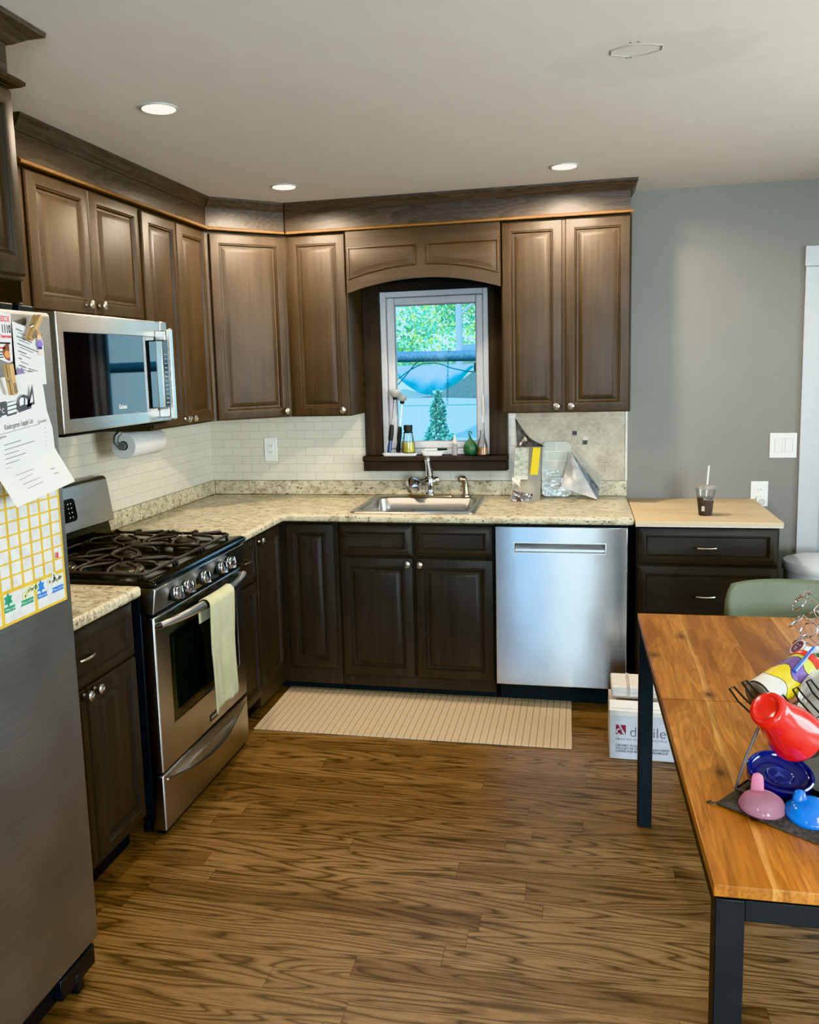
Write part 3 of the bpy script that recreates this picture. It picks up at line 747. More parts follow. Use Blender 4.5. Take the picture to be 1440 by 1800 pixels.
# grates: three continuous cast iron sections with bent fingers
def grate(x0, x1, y0, y1, ctrs):
    b = MB(MR); zt = .9475; r = .0062
    def arcpt(x, y, z): return (x, y, z)
    # outer frame, low
    fr = [(x0+.015, y0), (x1-.015, y0), (x1, y0+.015), (x1, y1-.015), (x1-.015, y1), (x0+.015, y1), (x0, y1-.015), (x0, y0+.015)]
    b.tube([(x, y, .934) for x, y in fr], r, 8, True)
    for x, y in ((x0, y0), (x1, y0), (x0, y1), (x1, y1), (x0, (y0+y1)/2), (x1, (y0+y1)/2)):
        xx = min(max(x, x0+.008), x1-.008); yy = min(max(y, y0+.008), y1-.008)
        b.tube([(xx, yy, .9185), (xx, yy, .934)], .0065, 8)
    xm = (x0+x1)/2
    for cx, cy in ctrs:
        for sx in (-1, 1):
            for sy in (-1, 1):   # diagonal bowed fingers
                ex = x0 if sx < 0 else x1; ey = cy+sy*.105
                pts = [(ex, ey, .934), (ex-sx*.012, ey, .945), (ex-sx*.030, ey-sy*.004, zt), (cx+sx*.052, cy+sy*.062, zt+.002), (cx+sx*.026, cy+sy*.024, zt+.003)]
                b.tube(pts, [r, r, r, r, r*.8], 8)
        for sy in (-1, 1):       # straight fingers along the depth
            b.tube([(cx, cy+sy*.125, .936), (cx, cy+sy*.115, zt), (cx, cy+sy*.07, zt+.003), (cx, cy+sy*.032, zt+.003)], [r, r, r, r*.8], 8)
        for sx in (-1, 1):
            ex = x0 if sx < 0 else x1
            b.tube([(ex, cy, .934), (ex-sx*.01, cy, .946), (ex-sx*.03, cy, zt+.002), (cx+sx*.036, cy, zt+.003)], [r, r, r, r*.8], 8)
    ym = (y0+y1)/2
    b.tube([(x0, ym, .934), (x0+.012, ym, .945), (xm, ym, .946), (x1-.012, ym, .945), (x1, ym, .934)], r, 8)
    b.build('grate', M_iron, t, ang=60)
grate(.030, .268, -.010, .525, [(.17-.021, .13), (.17-.021, .39)])
grate(.274, .502, -.010, .525, [(.388, .26)])
grate(.508, .746, -.010, .525, [(.627, .13), (.627, .39)])
# sloped control panel with five knobs
b = MB(MR); b.sweep_x([(.0, .802), (-.046, .802), (-.050, .806), (-.062, .888), (-.055, .8945), (.0, .8945)], 0, RW); pan = b.build('control_panel', M_steel, t, bevel=.003)
slope = math.atan2(.012, .082)
for kx in (.140, .224, .366, .522, .606):
    Mk = MR @ T(kx, -.0575, .843) @ RX(PI/2-slope)
    b = MB(); b.lathe([(.030, 0), (.030, .003), (.024, .006)], Mk, 24); kb = b.build('knob_bezel', M_black, pan)
    b = MB(); b.lathe([(.0235, .0062), (.0245, .010), (.0245, .020), (.022, .024), (0, .025)], Mk, 24)
    b.add([Mk @ Vector(p) for p in ((-.0065, -.023, .024), (.0065, -.023, .024), (.0065, .023, .024), (-.0065, .023, .024), (-.005, -.021, .038), (.005, -.021, .038), (.005, .021, .038), (-.005, .021, .038))],
          [(0, 1, 5, 4), (1, 2, 6, 5), (2, 3, 7, 6), (3, 0, 4, 7), (4, 5, 6, 7)])
    b.build('knob', M_chrome, pan, bevel=.001, label='ridged chrome burner knob')
b = MB(MR); b.box(.02, RW-.02, -.0485, -.0, .795, .8005)
b.build('vent_strip', M_black, t)
# oven door with window, bowed handle, badge
b = MB(Matrix(((0, 0, 1, 0), (1, 0, 0, 0), (0, 1, 0, 0), (0, 0, 0, 1))))
ys = [RY0+.006, RY0+.112, RY1-.072, RY1-.006]; zs = [.238, .385, .700, .790]
b.slab(ys, zs, lambda i, j: not (i == 1 and j == 1), .601, .646); od = b.build('oven_door', M_steel, t, bevel=.006, seg=3)
b = MB(MR); b.box(.100, RW-.060, -.043, -.006, .378, .707); b.build('window', M_ovenglass, od, bevel=.004)
b = MB(MR); rect_ring(b, .106, RW-.066, .385, .700, .030, -.0436, -.0432); b.build('window_border', simple('oven_frit', (.004, .004, .004), .25), od)
b = MB(MR); b.box(RW-.074, RW-.071, -.0475, -.0465, .386, .69); b.build('window_edge', M_chrome, od)
b = MB(MR); n = 16
pts = [(.022, -.046, .758)]+[(.022+(RW-.044)*k/n, -.062-.044*math.sin(PI*k/n)**.8, .762) for k in range(n+1)]+[(RW-.022, -.046, .758)]
b.tube(pts, [.013]+[.0135+.004*math.sin(PI*k/n) for k in range(n+1)]+[.013], 12); b.build('handle', M_steel, od, label='bowed stainless oven door handle')
for k in range(6):
    x = .10+k*.105
    b = MB(MR); b.box(x, x+.05, -.0468, -.040, .7725, .777); b.build('vent_slot', M_black, od)
b = MB(MR); b.box(.392, .458, -.0485, -.0462, .262, .288); bd = b.build('badge', simple('badge_dark', (.05, .05, .05), .3, .6), od, bevel=.001)
b = MB(); b.text('FRIGIDAIRE', .0088, M_face(MR, .425, -.0487, .272), 'CENTER'); b.build('lettering', simple('pale_lettering', (.55, .55, .54), .5), bd)
# lower drawer with crescent handle
b = MB(MR); b.box(.006, RW-.006, -.044, -.001, .026, .228); dw = b.build('drawer', M_steel, t, bevel=.006, seg=3)
b = MB(MR); N = 20; vs = []; fs = []
for k in range(N+1):
    u = k/N; x = .035+(RW-.07)*u; s_ = math.sin(PI*u); zc = .205-.052*s_; hh = .010*s_**.6+.0015
    vs += [(x, -.0445, .222), (x, -.0445-.018*s_, zc+hh), (x, -.0445-.024*s_, zc), (x, -.0445-.012*s_, zc-hh), (x, -.0445, zc-hh*1.4)]
for k in range(N):
    a = 5*k
    for j in range(1, 4): fs.append((a+j, a+j+1, a+6+j, a+5+j))
b.add(vs, fs)
b.build('handle', M_steel, dw, ang=70, label='crescent shaped stainless drawer handle')
b = MB(MR); vs2 = []; fs2 = []
for k in range(N+1): vs2 += [Vector(vs[5*k]), Vector(vs[5*k+1])]
for k in range(N): fs2.append((2*k, 2*k+1, 2*k+3, 2*k+2))
b.add(vs2, fs2); b.build('handle_recess', M_steel, dw)
b = MB(MR); b.tube([(.035+(RW-.07)*k/N, -.0455-.019*math.sin(PI*k/N), .205-.052*math.sin(PI*k/N)) for k in range(N+1)], [.003+.0055*math.sin(PI*k/N) for k in range(N+1)], 10); b.build('handle_lip', steel('lip_highlight_stainless', (.66, .65, .62), .18, 'y', .3), dw)  # lip brighter than the drawer: the highlight along the curve is in its colour
b = MB(MR); b.box(.02, RW-.02, -.03, -.002, .008, .0250); b.build('kick_plate', M_black, t)
# backguard
b = MB(MR); b.sweep_x([(.548, .919), (.560, .985), (.600, .985), (.600, .895), (.548, .895)], .0, RW); b.build('back_riser', M_blackgloss, t, bevel=.002)
b = MB(MR); b.sweep_x([(.530, .986), (.532, 1.000), (.556, 1.168), (.572, 1.178), (.600, 1.178), (.600, .986)], .0, RW); bg = b.build('backguard', M_steel, t, bevel=.006, seg=3)
Mg = MR @ T(0, .5415, 1.075) @ RX(PI/2-math.atan2(.024, .168))
b = MB(Mg); b.prism([(.16+.02*math.cos(a)-(0 if math.cos(a) > 0 else 0)+(.325 if math.cos(a) >= 0 else 0), (.028 if math.sin(a) >= 0 else -.028)+.018*math.sin(a)) for a in [2*PI*(k+.5)/24 for k in range(24)]], -.001, .0035)
dp = b.build('display_panel', M_blackgloss, bg)
b = MB(Mg)
for k in range(4):
    for x in (.455, .475): b.prism([(x+.004*math.cos(2*PI*i/8), -.028+.018*k+.003*math.sin(2*PI*i/8)) for i in range(8)], .0036, .0042)
b.build('button_marks', M_white, dp)

# dish towel over the oven handle
def towel_pt(u, v):
    # u across, v 0 back bottom .. 1 front bottom
    y = -1.738+.222*u
    L = v*.68
    xc = .60+.066+.040*math.sin(PI*min(1, max(0, (y-RY0-.012)/(RW-.024))))**.8; g = .0235
    if L < .16: x, z = xc-g, .762-(.16-L)*.45
    elif L < .21:
        a = (L-.16)/.05*PI; x = xc-g*math.cos(a); z = .762+g*math.sin(a)
    else: x, z = xc+g-.012*min(1, (L-.21)*5), .762-(L-.21)*.90
    f = max(0, L-.2)
    y += f*.10*(u*.5+.35)
    x += .006*math.sin(u*9+f*4)*min(1, f*4)+.003*math.sin(u*23+1)*min(1, f*3)
    if v > .97: z += .010*math.sin(u*3.1)-.02*u*0
    z -= f*.05*(1-u)*0
    return (x, y, z)
t_ = NT('sage_terry_towel'); v = t_.coord((420, 420, 60)); nn = t_.noise(v, 1, 2); n2 = t_.noise(t_.coord(), 14, 3)
wv = t_.n('TexWave', wave_type='BANDS', bands_direction='Y', ins={'Scale': 60, 'Distortion': 1.0}); t_.set(wv, 'Vector', t_.coord())
t_.p(col=t_.ramp(t_.math('ADD', t_.math('MULTIPLY', nn, .5), t_.math('MULTIPLY', n2, .5)), [(.3, (.36, .35, .19)), (.7, (.52, .50, .30))]), rough=.95, sheen=.3)
t_.bump(t_.math('ADD', wv.outputs[0], nn), .35, .002)
b = MB(); b.grid(towel_pt, 24, 60); o = b.build('dish_towel', t_.m, ang=180, solid=.004)
tag(o, 'pale sage green dish towel hanging over the oven door handle', 'towel')

# ------------------------------------------------------------------ microwave
MY0, MY1 = -2.075, -1.318; MW = MY1-MY0
Mm = frame((.375, MY0, 0), (1, 0)); Z0, Z1 = 1.412, 1.811
t = thing('microwave', 'stainless over-the-range microwave with black glass door, under the wall cabinet', 'microwave', (.2, -1.69, Z0))
b = MB(Mm); b.box(.002, MW-.002, .0, .398, Z0, Z1); b.build('body', simple('microwave_case', (.10, .10, .10), .4), t, bevel=.003)
b = MB(Mm); b.slab([.004, .042, .646, .700], [0, 1], lambda i, j: False, 0, 1)
b = MB(Matrix(((0, 0, 1, 0), (1, 0, 0, 0), (0, 1, 0, 0), (0, 0, 0, 1))))
b.slab([MY0, MY0+.040, MY0+.655, MY0+.700], [Z0+.004, Z0+.052, Z1-.064, Z1], lambda i, j: not (i == 1 and j == 1), .376, .408); md = b.build('door', M_steel, t, bevel=.004, seg=2)
b = MB(Mm); b.box(.034, .662, -.0315, -.010, Z0+.046, Z1-.058); b.build('door_glass', M_mwglass, md, bevel=.002)
b = MB(); b.text('Galanz', .021, M_face(Mm, .38, -.0318, Z0+.070), 'CENTER', .0003); b.build('lettering', simple('silver_lettering', (.65, .66, .66), .4), md)
b = MB(Mm); b.box(.703, MW, -.033, -.001, Z0+.004, Z1); cp = b.build('control_strip', M_steel, t, bevel=.003)
b = MB(Mm); b.box(.712, MW-.008, -.0345, -.032, Z0+.060, Z1-.075); b.build('keypad', M_blackgloss, cp, bevel=.001)
b = MB(Mm)
for k in range(12): b.box(.720, .732, -.0349, -.0344, Z0+.075+k*.0175, Z0+.0785+k*.0175); b.box(.737, .744, -.0349, -.0344, Z0+.075+k*.0175, Z0+.0785+k*.0175)
b.build('key_marks', simple('key_print', (.45, .45, .44), .6), cp)
b = MB(Mm); b.box(.664, .690, -.092, -.075, Z0+.012, Z1-.030); b.box(.655, .688, -.0755, -.032, Z0+.020, Z0+.060); b.box(.655, .688, -.0755, -.032, Z1-.078, Z1-.038); b.build('handle', steel('handle_stainless', (.66, .65, .62), .25, 'z', .5), md, bevel=.004, seg=3, label='square bar door handle')
b = MB(Mm); b.box(.02, MW-.02, -.02, .30, Z0-.006, Z0-.0005); b.build('bottom_grille', M_black, t)

# paper towel roll on its bracket under the tall cabinet
t = thing('paper_towel_holder', 'grey bracket mounted under the wall cabinet holding the paper towel roll', 'towel holder', (.12, -1.06, 1.365))
b = MB(); b.tube([(.115, -1.222, 1.363), (.10, -1.232, 1.345), (.095, -1.234, 1.32), (.11, -1.234, 1.302)], [.010, .012, .012, .010], 10); b.tube([(.12, -1.236, 1.302), (.12, -1.218, 1.302)], .018, 14); b.build('bracket', simple('grey_bracket', (.20, .20, .19), .4, .5), t)
b = MB(); b.tube([(.12, -1.2165, 1.302), (.12, -.905, 1.302)], .0195, 16); b.tube([(.12, -.915, 1.302), (.12, -.905, 1.32), (.12, -.903, 1.363)], .008, 8); b.build('rod', M_black, t)
b = MB(); Mt = aim((.12, -1.214, 1.302), (0, 1, 0)); b.shell([(.0205, 0), (.0565, 0), (.0575, .002), (.0575, .284), (.0565, .286), (.0205, .286), (.0205, 0)], Mt, 40)
tag(b.build('paper_towel_roll', M_paper, ang=50), 'white paper towel roll hanging under the wall cabinet, right of the microwave', 'paper towels')

# ------------------------------------------------------------------ refrigerator
FY0, FY1 = -3.54, -2.657
Mf = frame((.70, FY0, 0), (1, 0)); FW = FY1-FY0
t = thing('refrigerator', 'large stainless refrigerator with papers on its door, at the left edge', 'refrigerator', (.35, -3.1, 0))
b = MB(Mf); b.box(.004, FW-.004, .0, .70, .03, 1.745); b.build('body', simple('fridge_case', (.03, .032, .035), .45), t, bevel=.004)
b = MB(Mf); P = []
N = 14
for k in range(N+1):
    u = k/N; P.append((FW*u, -.080+.010*(2*u-1)**2*0-.0))
b.box(0, FW, -.080, -.004, .105, 1.757); dr = b.build('door', M_steelfr, t, bevel=.010, seg=4)
b = MB(Mf); b.box(.03, FW-.10, -.050, .02, 1.7575, 1.775); b.box(FW-.085, FW-.03, -.055, .03, 1.7575, 1.772); b.lathe([(.012, 0), (.012, .008), (0, .009)], T(FW-.055, -.03, 1.772), 12); b.build('hinge_cover', M_black, t, bevel=.003)
b = MB(Mf); b.box(.01, FW-.012, -.045, .0, .022, .100); gr = b.build('base_grille', M_black, t, bevel=.004)
b = MB(Mf); b.box(FW-.16, FW-.008, -.068, -.0455, .030, .088); b.box(FW-.10, FW-.07, -.072, -.0455, .004, .060); b.build('leveling_foot', simple('black_foot', (.012, .012, .013), .4), gr, bevel=.004)
b = MB(Mf); b.tube([(.06, -.081, .55), (.06, -.12, .57), (.06, -.125, 1.0), (.06, -.12, 1.43), (.06, -.081, 1.45)], .014, 10); b.build('handle', M_steel, dr)

# papers and magnets on the refrigerator door; face x = .78
FX = .7802
def FP(y, z, o=.001): return (FX+o, y, z)
def ftext(b, s, size, y, z, o=.0016, align='LEFT', bold=0, tilt=0, sx=1):
    return b.text(s, size, T(FX+o, y, z) @ RZ(PI/2) @ RX(PI/2) @ RZ(tilt) @ Matrix.Diagonal((sx, 1, 1, 1)), align, bold, .0001)
def fline(b, y0, y1, z, h=.0022, o=.0015, sl=0):
    return b.quad(FP(y0, z, o), FP(y1, z+sl*(y1-y0), o), FP(y1, z+h+sl*(y1-y0), o), FP(y0, z+h, o))
# emergency flyer
t = thing('refrigerator_flyer', 'white and red rescue phone flyer at the top left of the refrigerator door', 'flyer', FP(-2.88, 1.69), 'papers on the refrigerator door')
b = MB(); poly = [(-2.985, 1.752), (-2.812, 1.746), (-2.818, 1.640), (-2.835, 1.636), (-2.88, 1.648), (-2.985, 1.66)]
b.add([FP(y, z, .0012) for y, z in poly], [tuple(range(6))]); b.build('sheet', M_paper, t, smooth=False)
b = MB(); ftext(b, 'RESCUE', .018, -2.818, 1.728, align='RIGHT', bold=.0003, sx=.58); ftext(b, 'Fire Department', .0105, -2.816, 1.692, align='RIGHT', bold=.0003, sx=.72)
b.mat(1); ftext(b, '1110', .025, -2.816, 1.7035, align='RIGHT', bold=.0008, sx=.66); fline(b, -2.88, -2.822, 1.678, .004)
b.mat(0); fline(b, -2.885, -2.842, 1.667, .004); b.mat(1)
for k in range(3): fline(b, -2.885, -2.85, 1.659-.006*k, .0025)
b.build('lettering', [M_red, M_ink], t, smooth=False)
b = MB(); c = [(-2.822+.024*math.cos(a)-.005, 1.660+.020*math.sin(a)) for a in [PI/2+PI*k/12 for k in range(13)]]
b.add([FP(y, z, .0015) for y, z in c], [tuple(range(13))]); b.mat(1); b.add([FP(-2.836+.010*math.cos(2*PI*k/10), 1.655+.009*math.sin(2*PI*k/10), .0018) for k in range(10)], [tuple(range(10))])
b.build('food_picture', [simple('food_brown', (.20, .06, .03), .6), simple('food_orange', (.60, .28, .08), .6)], t, smooth=False)
# note with the small girl drawing
t = thing('refrigerator_note', 'white typed note with small girl drawing, upper right of the refrigerator door', 'paper', FP(-2.77, 1.66), 'papers on the refrigerator door')
b = MB()
def note_pt(u, v):
    y = -2.812+.108*u; z = 1.585+(1.730-.022*u-1.585)*v; return (FX+.0028+.010*max(0, u-.55)**1.5*(1-.3*v), y-(.012*(max(0, v-.85)/.15) if u > .9 else 0), z)
b.grid(note_pt, 10, 8); b.build('sheet', M_paper, t, ang=180)
b = MB()
for k, (w1, w2) in enumerate(((.022, .03), (.055, .04), (.075, .05), (.03, .04), (.012, .03), (.025, .03))):
    z = 1.712-.0165*k; fline(b, -2.800, -2.800+w1, z, .0028, .0042, -.25); fline(b, -2.794, -2.794+w2, z-.0075, .0016, .0042, -.25)
fline(b, -2.768, -2.728, 1.622, .002, .0050, -.2); fline(b, -2.768, -2.74, 1.617, .002, .0050, -.2)
b.build('lettering', M_grayink, t, smooth=False)
b = MB(); q = lambda y0, y1, z0, z1, o=.0085: b.add([FP(y0, z0, o), FP(y1, z0, o), FP(y1, z1, o), FP(y0, z1, o)], [(0, 1, 2, 3)])
gy = -2.7225
b.mat(0); q(gy-.008, gy+.008, 1.674, 1.690); q(gy-.011, gy-.007, 1.676, 1.684); q(gy+.007, gy+.011, 1.676, 1.684)
b.mat(1); q(gy-.008, gy+.008, 1.668, 1.674)
b.mat(2); q(gy-.005, gy-.002, 1.652, 1.668); q(gy+.002, gy+.005, 1.652, 1.668); b.add([FP(gy+.0065*math.cos(2*PI*k/10), 1.697+.007*math.sin(2*PI*k/10), .0086) for k in range(10)], [tuple(range(10))])
b.mat(3); q(gy-.011, gy+.011, 1.701, 1.7035, .0088); q(gy-.006, gy+.006, 1.7035, 1.709, .0088); q(gy-.009, gy-.006, 1.688, 1.70, .0087); q(gy+.006, gy+.009, 1.688, 1.70, .0087)
b.build('girl_drawing', [simple('print_purple', (.20, .15, .45), .7), simple('print_navy', (.04, .03, .12), .7), simple('print_skin', (.75, .50, .36), .7), simple('print_straw', (.50, .28, .10), .7)], t, smooth=False)
b = MB(); b.add([FP(-2.797+.016*c_, 1.612+s_*.016, .0046) for c_, s_ in ((-1, -1), (1, -1), (.9, .1), (.3, .9), (-.1, .5), (-.6, .9), (-1, .3))], [tuple(range(7))]); b.build('purple_print', simple('print_dull_purple', (.22, .17, .30), .7), t, smooth=False)
# kindergarten supply list: folded letter, lower panel swings off the door
t = thing('school_supply_list', 'folded white kindergarten supply list with a crayon and backpack drawing, on the refrigerator', 'paper', FP(-2.83, 1.5), 'papers on the refrigerator door')
b = MB()
prof = [(1.617, .006, -2.728), (1.575, .012, -2.727), (1.524, .020, -2.733), (1.48, .020, -2.716), (1.431, .020, -2.713), (1.39, .045, -2.7145), (1.350, .070, -2.716)]
left = [(1.595, .006), (1.55, .012), (1.500, .020), (1.45, .020), (1.396, .021), (1.36, .045), (1.322, .070)]
lx = [-2.955, -2.95, -2.95, -2.948, -2.937, -2.938, -2.940]
vs = []
for k in range(7):
    z1, o1, y1 = prof[k]; z0, o0 = left[k]
    for j in range(5):
        u = j/4; vs.append(FP(lx[k]+(y1-lx[k])*u, z0+(z1-z0)*u, o0+(o1-o0)*u))
b.add(vs, [(5*r+j, 5*(r+1)+j, 5*(r+1)+j+1, 5*r+j+1) for r in range(6) for j in range(4)]); b.build('sheet', M_paper, t, ang=15)
b = MB(); ti = .09
ftext(b, 'Kindergarten Supply List', .0175, -2.893, 1.4875, .0212, tilt=ti, sx=.60)
fline(b, -2.95, -2.765, 1.474, .0012, .0208, .10); ftext(b, 'Quantity', .0095, -2.772, 1.4945, .0212, tilt=ti); ftext(b, 'Description', .0095, -2.935, 1.4675, .0212, tilt=ti)
for k, w in enumerate((.06, .11, .05, .075, .05, .045)): fline(b, -2.90, -2.90+w, 1.4535-.0105*k, .0016, .0212, .10)
for k in range(5): fline(b, -2.747, -2.744, 1.481-.0105*k, .002, .0212)
for k, (w, dz) in enumerate(((.07, 0), (.05, .0095), (.065, .019), (.06, .0285))):
    o = .030+.0165*k*.55+.006; z = 1.386-dz
    b.quad(FP(-2.905, z, o+.010), FP(-2.905+w, z+.008, o+.010), FP(-2.905+w, z+.0095, o+.010), FP(-2.905, z+.0015, o+.010))
for k in range(2): b.quad(FP(-2.778, 1.386-.011*k, .0495+.008*k), FP(-2.762, 1.387-.011*k, .0495+.008*k), FP(-2.762, 1.389-.011*k, .0495+.008*k), FP(-2.778, 1.388-.011*k, .0495+.008*k))
b.build('lettering', M_grayink, t, smooth=False)
b = MB(); O = .0195
def fp(poly, i, o=O): b.mat(i).add([FP(y, z, o+.0004*i) for y, z in poly], [tuple(range(len(poly)))])
fp([(-2.925, 1.513), (-2.878, 1.520), (-2.878, 1.551), (-2.925, 1.546)], 0)
fp([(-2.878, 1.517), (-2.845, 1.521), (-2.838, 1.539), (-2.845, 1.551), (-2.878, 1.547)], 0)
for k in range(3): fp([(-2.876, 1.522+.009*k), (-2.846, 1.526+.009*k), (-2.843, 1.529+.009*k), (-2.846, 1.532+.009*k), (-2.876, 1.528+.009*k)], 1)
fp([(-2.838, 1.523), (-2.79, 1.531), (-2.788, 1.540), (-2.800, 1.560), (-2.816, 1.564), (-2.832, 1.556), (-2.838, 1.54)], 0)
fp([(-2.832, 1.538), (-2.818, 1.541), (-2.816, 1.556), (-2.826, 1.557), (-2.832, 1.551)], 1); fp([(-2.812, 1.540), (-2.804, 1.541), (-2.804, 1.552), (-2.810, 1.556)], 1)
fp([(-2.806, 1.534), (-2.776, 1.540), (-2.780, 1.588)], 0); fp([(-2.795, 1.543), (-2.782, 1.546), (-2.783, 1.566)], 1)
fp([(-2.900, 1.512), (-2.880, 1.515), (-2.882, 1.521), (-2.898, 1.519)], 1)
for y, z, ch in ((-2.92, 1.522, 'A'), (-2.908, 1.531, 'B'), (-2.897, 1.526, 'C')): b.mat(1); ftext(b, ch, .014, y, z, O+.0009)
b.build('school_drawing', [simple('print_charcoal', (.07, .07, .08), .8), simple('print_pale', (.70, .70, .71), .8)], t, smooth=False)
# reward chart
t = thing('reward_chart', 'yellow bordered reward chart with a white grid, on the refrigerator door', 'chart', FP(-2.88, 1.22), 'papers on the refrigerator door')
yr, yl, zb, zt = -2.684, -3.06, 1.045, 1.405
b = MB(); b.box(FX+.0003, FX+.0020, yl, yr, zb, zt); b.build('board', simple('chart_yellow', (.58, .37, .04), .5), t, bevel=.0006)
b = MB(); o = .0024
def cq(i, y0, y1, z0, z1, oo=o): b.mat(i).add([FP(y0, z0, oo), FP(y1, z0, oo), FP(y1, z1, oo), FP(y0, z1, oo)], [(0, 1, 2, 3)])
for c in range(9):
    y1 = yr-.009-.0402*c
    for r in range(9):
        z0 = 1.1265+.0308*r
        if r < 8: cq(0, y1-.0318, y1, z0, z0+.0266)
        else: cq((1, 2, 3)[c % 3], y1-.0318, y1, z0, z0+.020)
for c in range(3):
    y1 = yr-.009-.1206*c; col = (2, 1, 3)[c] if False else (4, 1, 3)[c]
    cq(0, y1-.1095, y1, 1.052, 1.118); cq(col, y1-.1095, y1-.004, 1.076, 1.089, .0027)
    st = [(y1-.094+(.017 if k % 2 == 0 else .010)*math.sin(2*PI*k/12), 1.104+(.017 if k % 2 == 0 else .010)*math.cos(2*PI*k/12)) for k in range(12)]
    b.mat(col).add([FP(y, z, .0028) for y, z in st], [tuple(range(12))])
    b.mat(0).add([FP(y1-.062+.012*math.cos(2*PI*k/12)*(1+.15*math.cos(2*PI*k/4)), 1.084+.010*math.sin(2*PI*k/12), .0030) for k in range(12)], [tuple(range(12))])
    ftext(b.mat(0), 'When I get', .0078, y1-.107, 1.080, .0030); ftext(b, 'Then, I will be', .0078, y1-.048, 1.080, .0030)
cq(5, yr-.009-.024, yr-.009-.014, 1.1575, 1.172, .0027); cq(6, yr-.009-.028, yr-.009-.026, 1.1575, 1.173, .0027)
b.build('printed_grid', [simple('chart_white', (.55, .54, .52), .6), simple('chart_green', (.03, .25, .13), .5), simple('chart_orange', (.62, .20, .03), .5), simple('chart_red', (.55, .08, .05), .5), simple('chart_blue', (.03, .17, .50), .5), M_red, M_ink], t, smooth=False)
# little tile magnets stuck on the chart foot
k = 0
for (y, z, r, c) in ((-2.755, 1.108, .1, 0), (-2.742, 1.106, -.2, 0), (-2.731, 1.108, .1, 0), (-2.719, 1.107, -.3, 0), (-2.709, 1.109, .2, 0), (-2.736, 1.119, -.4, 0),
                     (-2.850, 1.098, .1, 1), (-2.838, 1.107, -.2, 1), (-2.826, 1.108, .1, 1), (-2.814, 1.110, -.3, 1), (-2.806, 1.108, .3, 1)):
    M = T(FX+.0035, y, z) @ RX(r)
    b = MB(M); b.box(-.0004, .0018, -.0068, .0068, -.0075, .0075)
    b.mat(1); b.add([(.0020, .0042*math.cos(2*PI*i/8), .0045*math.sin(2*PI*i/8)) for i in range(8)], [tuple(range(8))])
    o = b.build('tile_magnet', [simple('magnet_cream' if c == 0 else 'magnet_yellow', (.66, .63, .50) if c == 0 else (.70, .64, .28), .5), simple('magnet_print', (.16, .20, .17) if c == 0 else (.10, .22, .06), .5)])
    tag(o, 'small cream square magnet with dark print, above the blue strip of the chart' if c == 0 else 'small yellow square magnet with green print, above the green strip of the chart', 'magnet',
        'cream tile magnets on the chart' if c == 0 else 'yellow tile magnets on the chart')
# clothespin magnets
def clothespin(loc, rot, label):
    t = thing('clothespin_magnet', label, 'clothespin', loc, 'clothespin magnets')
    M = T(*loc) @ RX(rot)
    for s, nm in ((-1, 'jaw'), (1, 'jaw')):
        b = MB(M @ T(0, 0, 0)); a = .07*s
        b.prism([(.003+s*.0008, 0), (.003+s*.0008, 0)], 0, 0) if False else None
        x = .0045 if s < 0 else .0135
        b.add([(x-.0035, -.006, -.034), (x-.0035, .006, -.034), (x-.0035, .006, .034+0*s), (x-.0035, -.006, .034), (x+.0035, -.006, -.034), (x+.0035, .006, -.034), (x+.0035+.004*(s > 0), .006, .034), (x+.0035+.004*(s > 0), -.006, .034)],
              [(0, 3, 2, 1), (4, 5, 6, 7), (0, 1, 5, 4), (2, 3, 7, 6), (0, 4, 7, 3), (1, 2, 6, 5)])
        b.build(nm, simple('clothespin_wood', (.50, .31, .13), .6), t, bevel=.001)
    b = MB(M); b.box(.0174, .0186, -.005, .005, -.030, .026); b.build('decorated_face', simple('clothespin_face', (.20, .13, .08), .5, var=.5, vscale=160), t)
    b = MB(M); b.tube([(.009, -.007, .004), (.004, -.0075, .0), (.009, -.0075, -.004), (.014, -.007, .0)], .0012, 5, True); b.build('spring', M_nickel, t)
    return t
clothespin((FX+.0095, -2.757, 1.717), -.62, 'wooden clothespin magnet holding the typed note, upper one')
clothespin((FX+.0225, -2.874, 1.598), .18, 'wooden clothespin magnet holding the supply list, lower one')
# ------------------------------------------------------------------ sink and taps
def rrect(x0, x1, y0, y1, r, n=6):
    P = []
    for cx, cy, a0 in ((x1-r, y1-r, 0), (x0+r, y1-r, PI/2), (x0+r, y0+r, PI), (x1-r, y0+r, 3*PI/2)):
        for k in range(n+1): a = a0+PI/2*k/n; P.append((cx+r*math.cos(a), cy+r*math.sin(a)))
    return P
def loops(b, L, cap_last=True, cap_first=False):
    n = len(L[0]); vs = [p for l in L for p in l]
    fs = [(k*n+i, k*n+(i+1) % n, (k+1)*n+(i+1) % n, (k+1)*n+i) for k in range(len(L)-1) for i in range(n)]
    if cap_last: fs.append(tuple((len(L)-1)*n+i for i in range(n)))
    if cap_first: fs.append(tuple(range(n))[::-1])
    return b.add(vs, fs)
t = thing('sink', 'stainless drop-in single bowl sink set in the counter under the window', 'sink', (1.255, -.35, .914))
b = MB(); L = []
for x0, x1, y0, y1, r, z in ((.950, 1.560, -.617, -.052, .03, .9148), (.952, 1.558, -.615, -.054, .03, .919), (.962, 1.548, -.605, -.064, .028, .9215), (.988, 1.522, -.580, -.145, .05, .9195),
                             (.994, 1.516, -.574, -.151, .055, .914), (.998, 1.512, -.570, -.155, .06, .85), (1.006, 1.504, -.562, -.163, .06, .765), (1.03, 1.48, -.538, -.187, .06, .748), (1.20, 1.31, -.41, -.30, .05, .745)):
    L.append([(x, y, z) for x, y in rrect(x0, x1, y0, y1, r)])
loops(b, L); b.build('basin', M_sink, t, ang=50)
b = MB(); b.lathe([(.042, 0), (.040, .003), (.030, .002), (0, .001)], T(1.255, -.355, .7455), 24); b.build('drain', M_chrome, t)
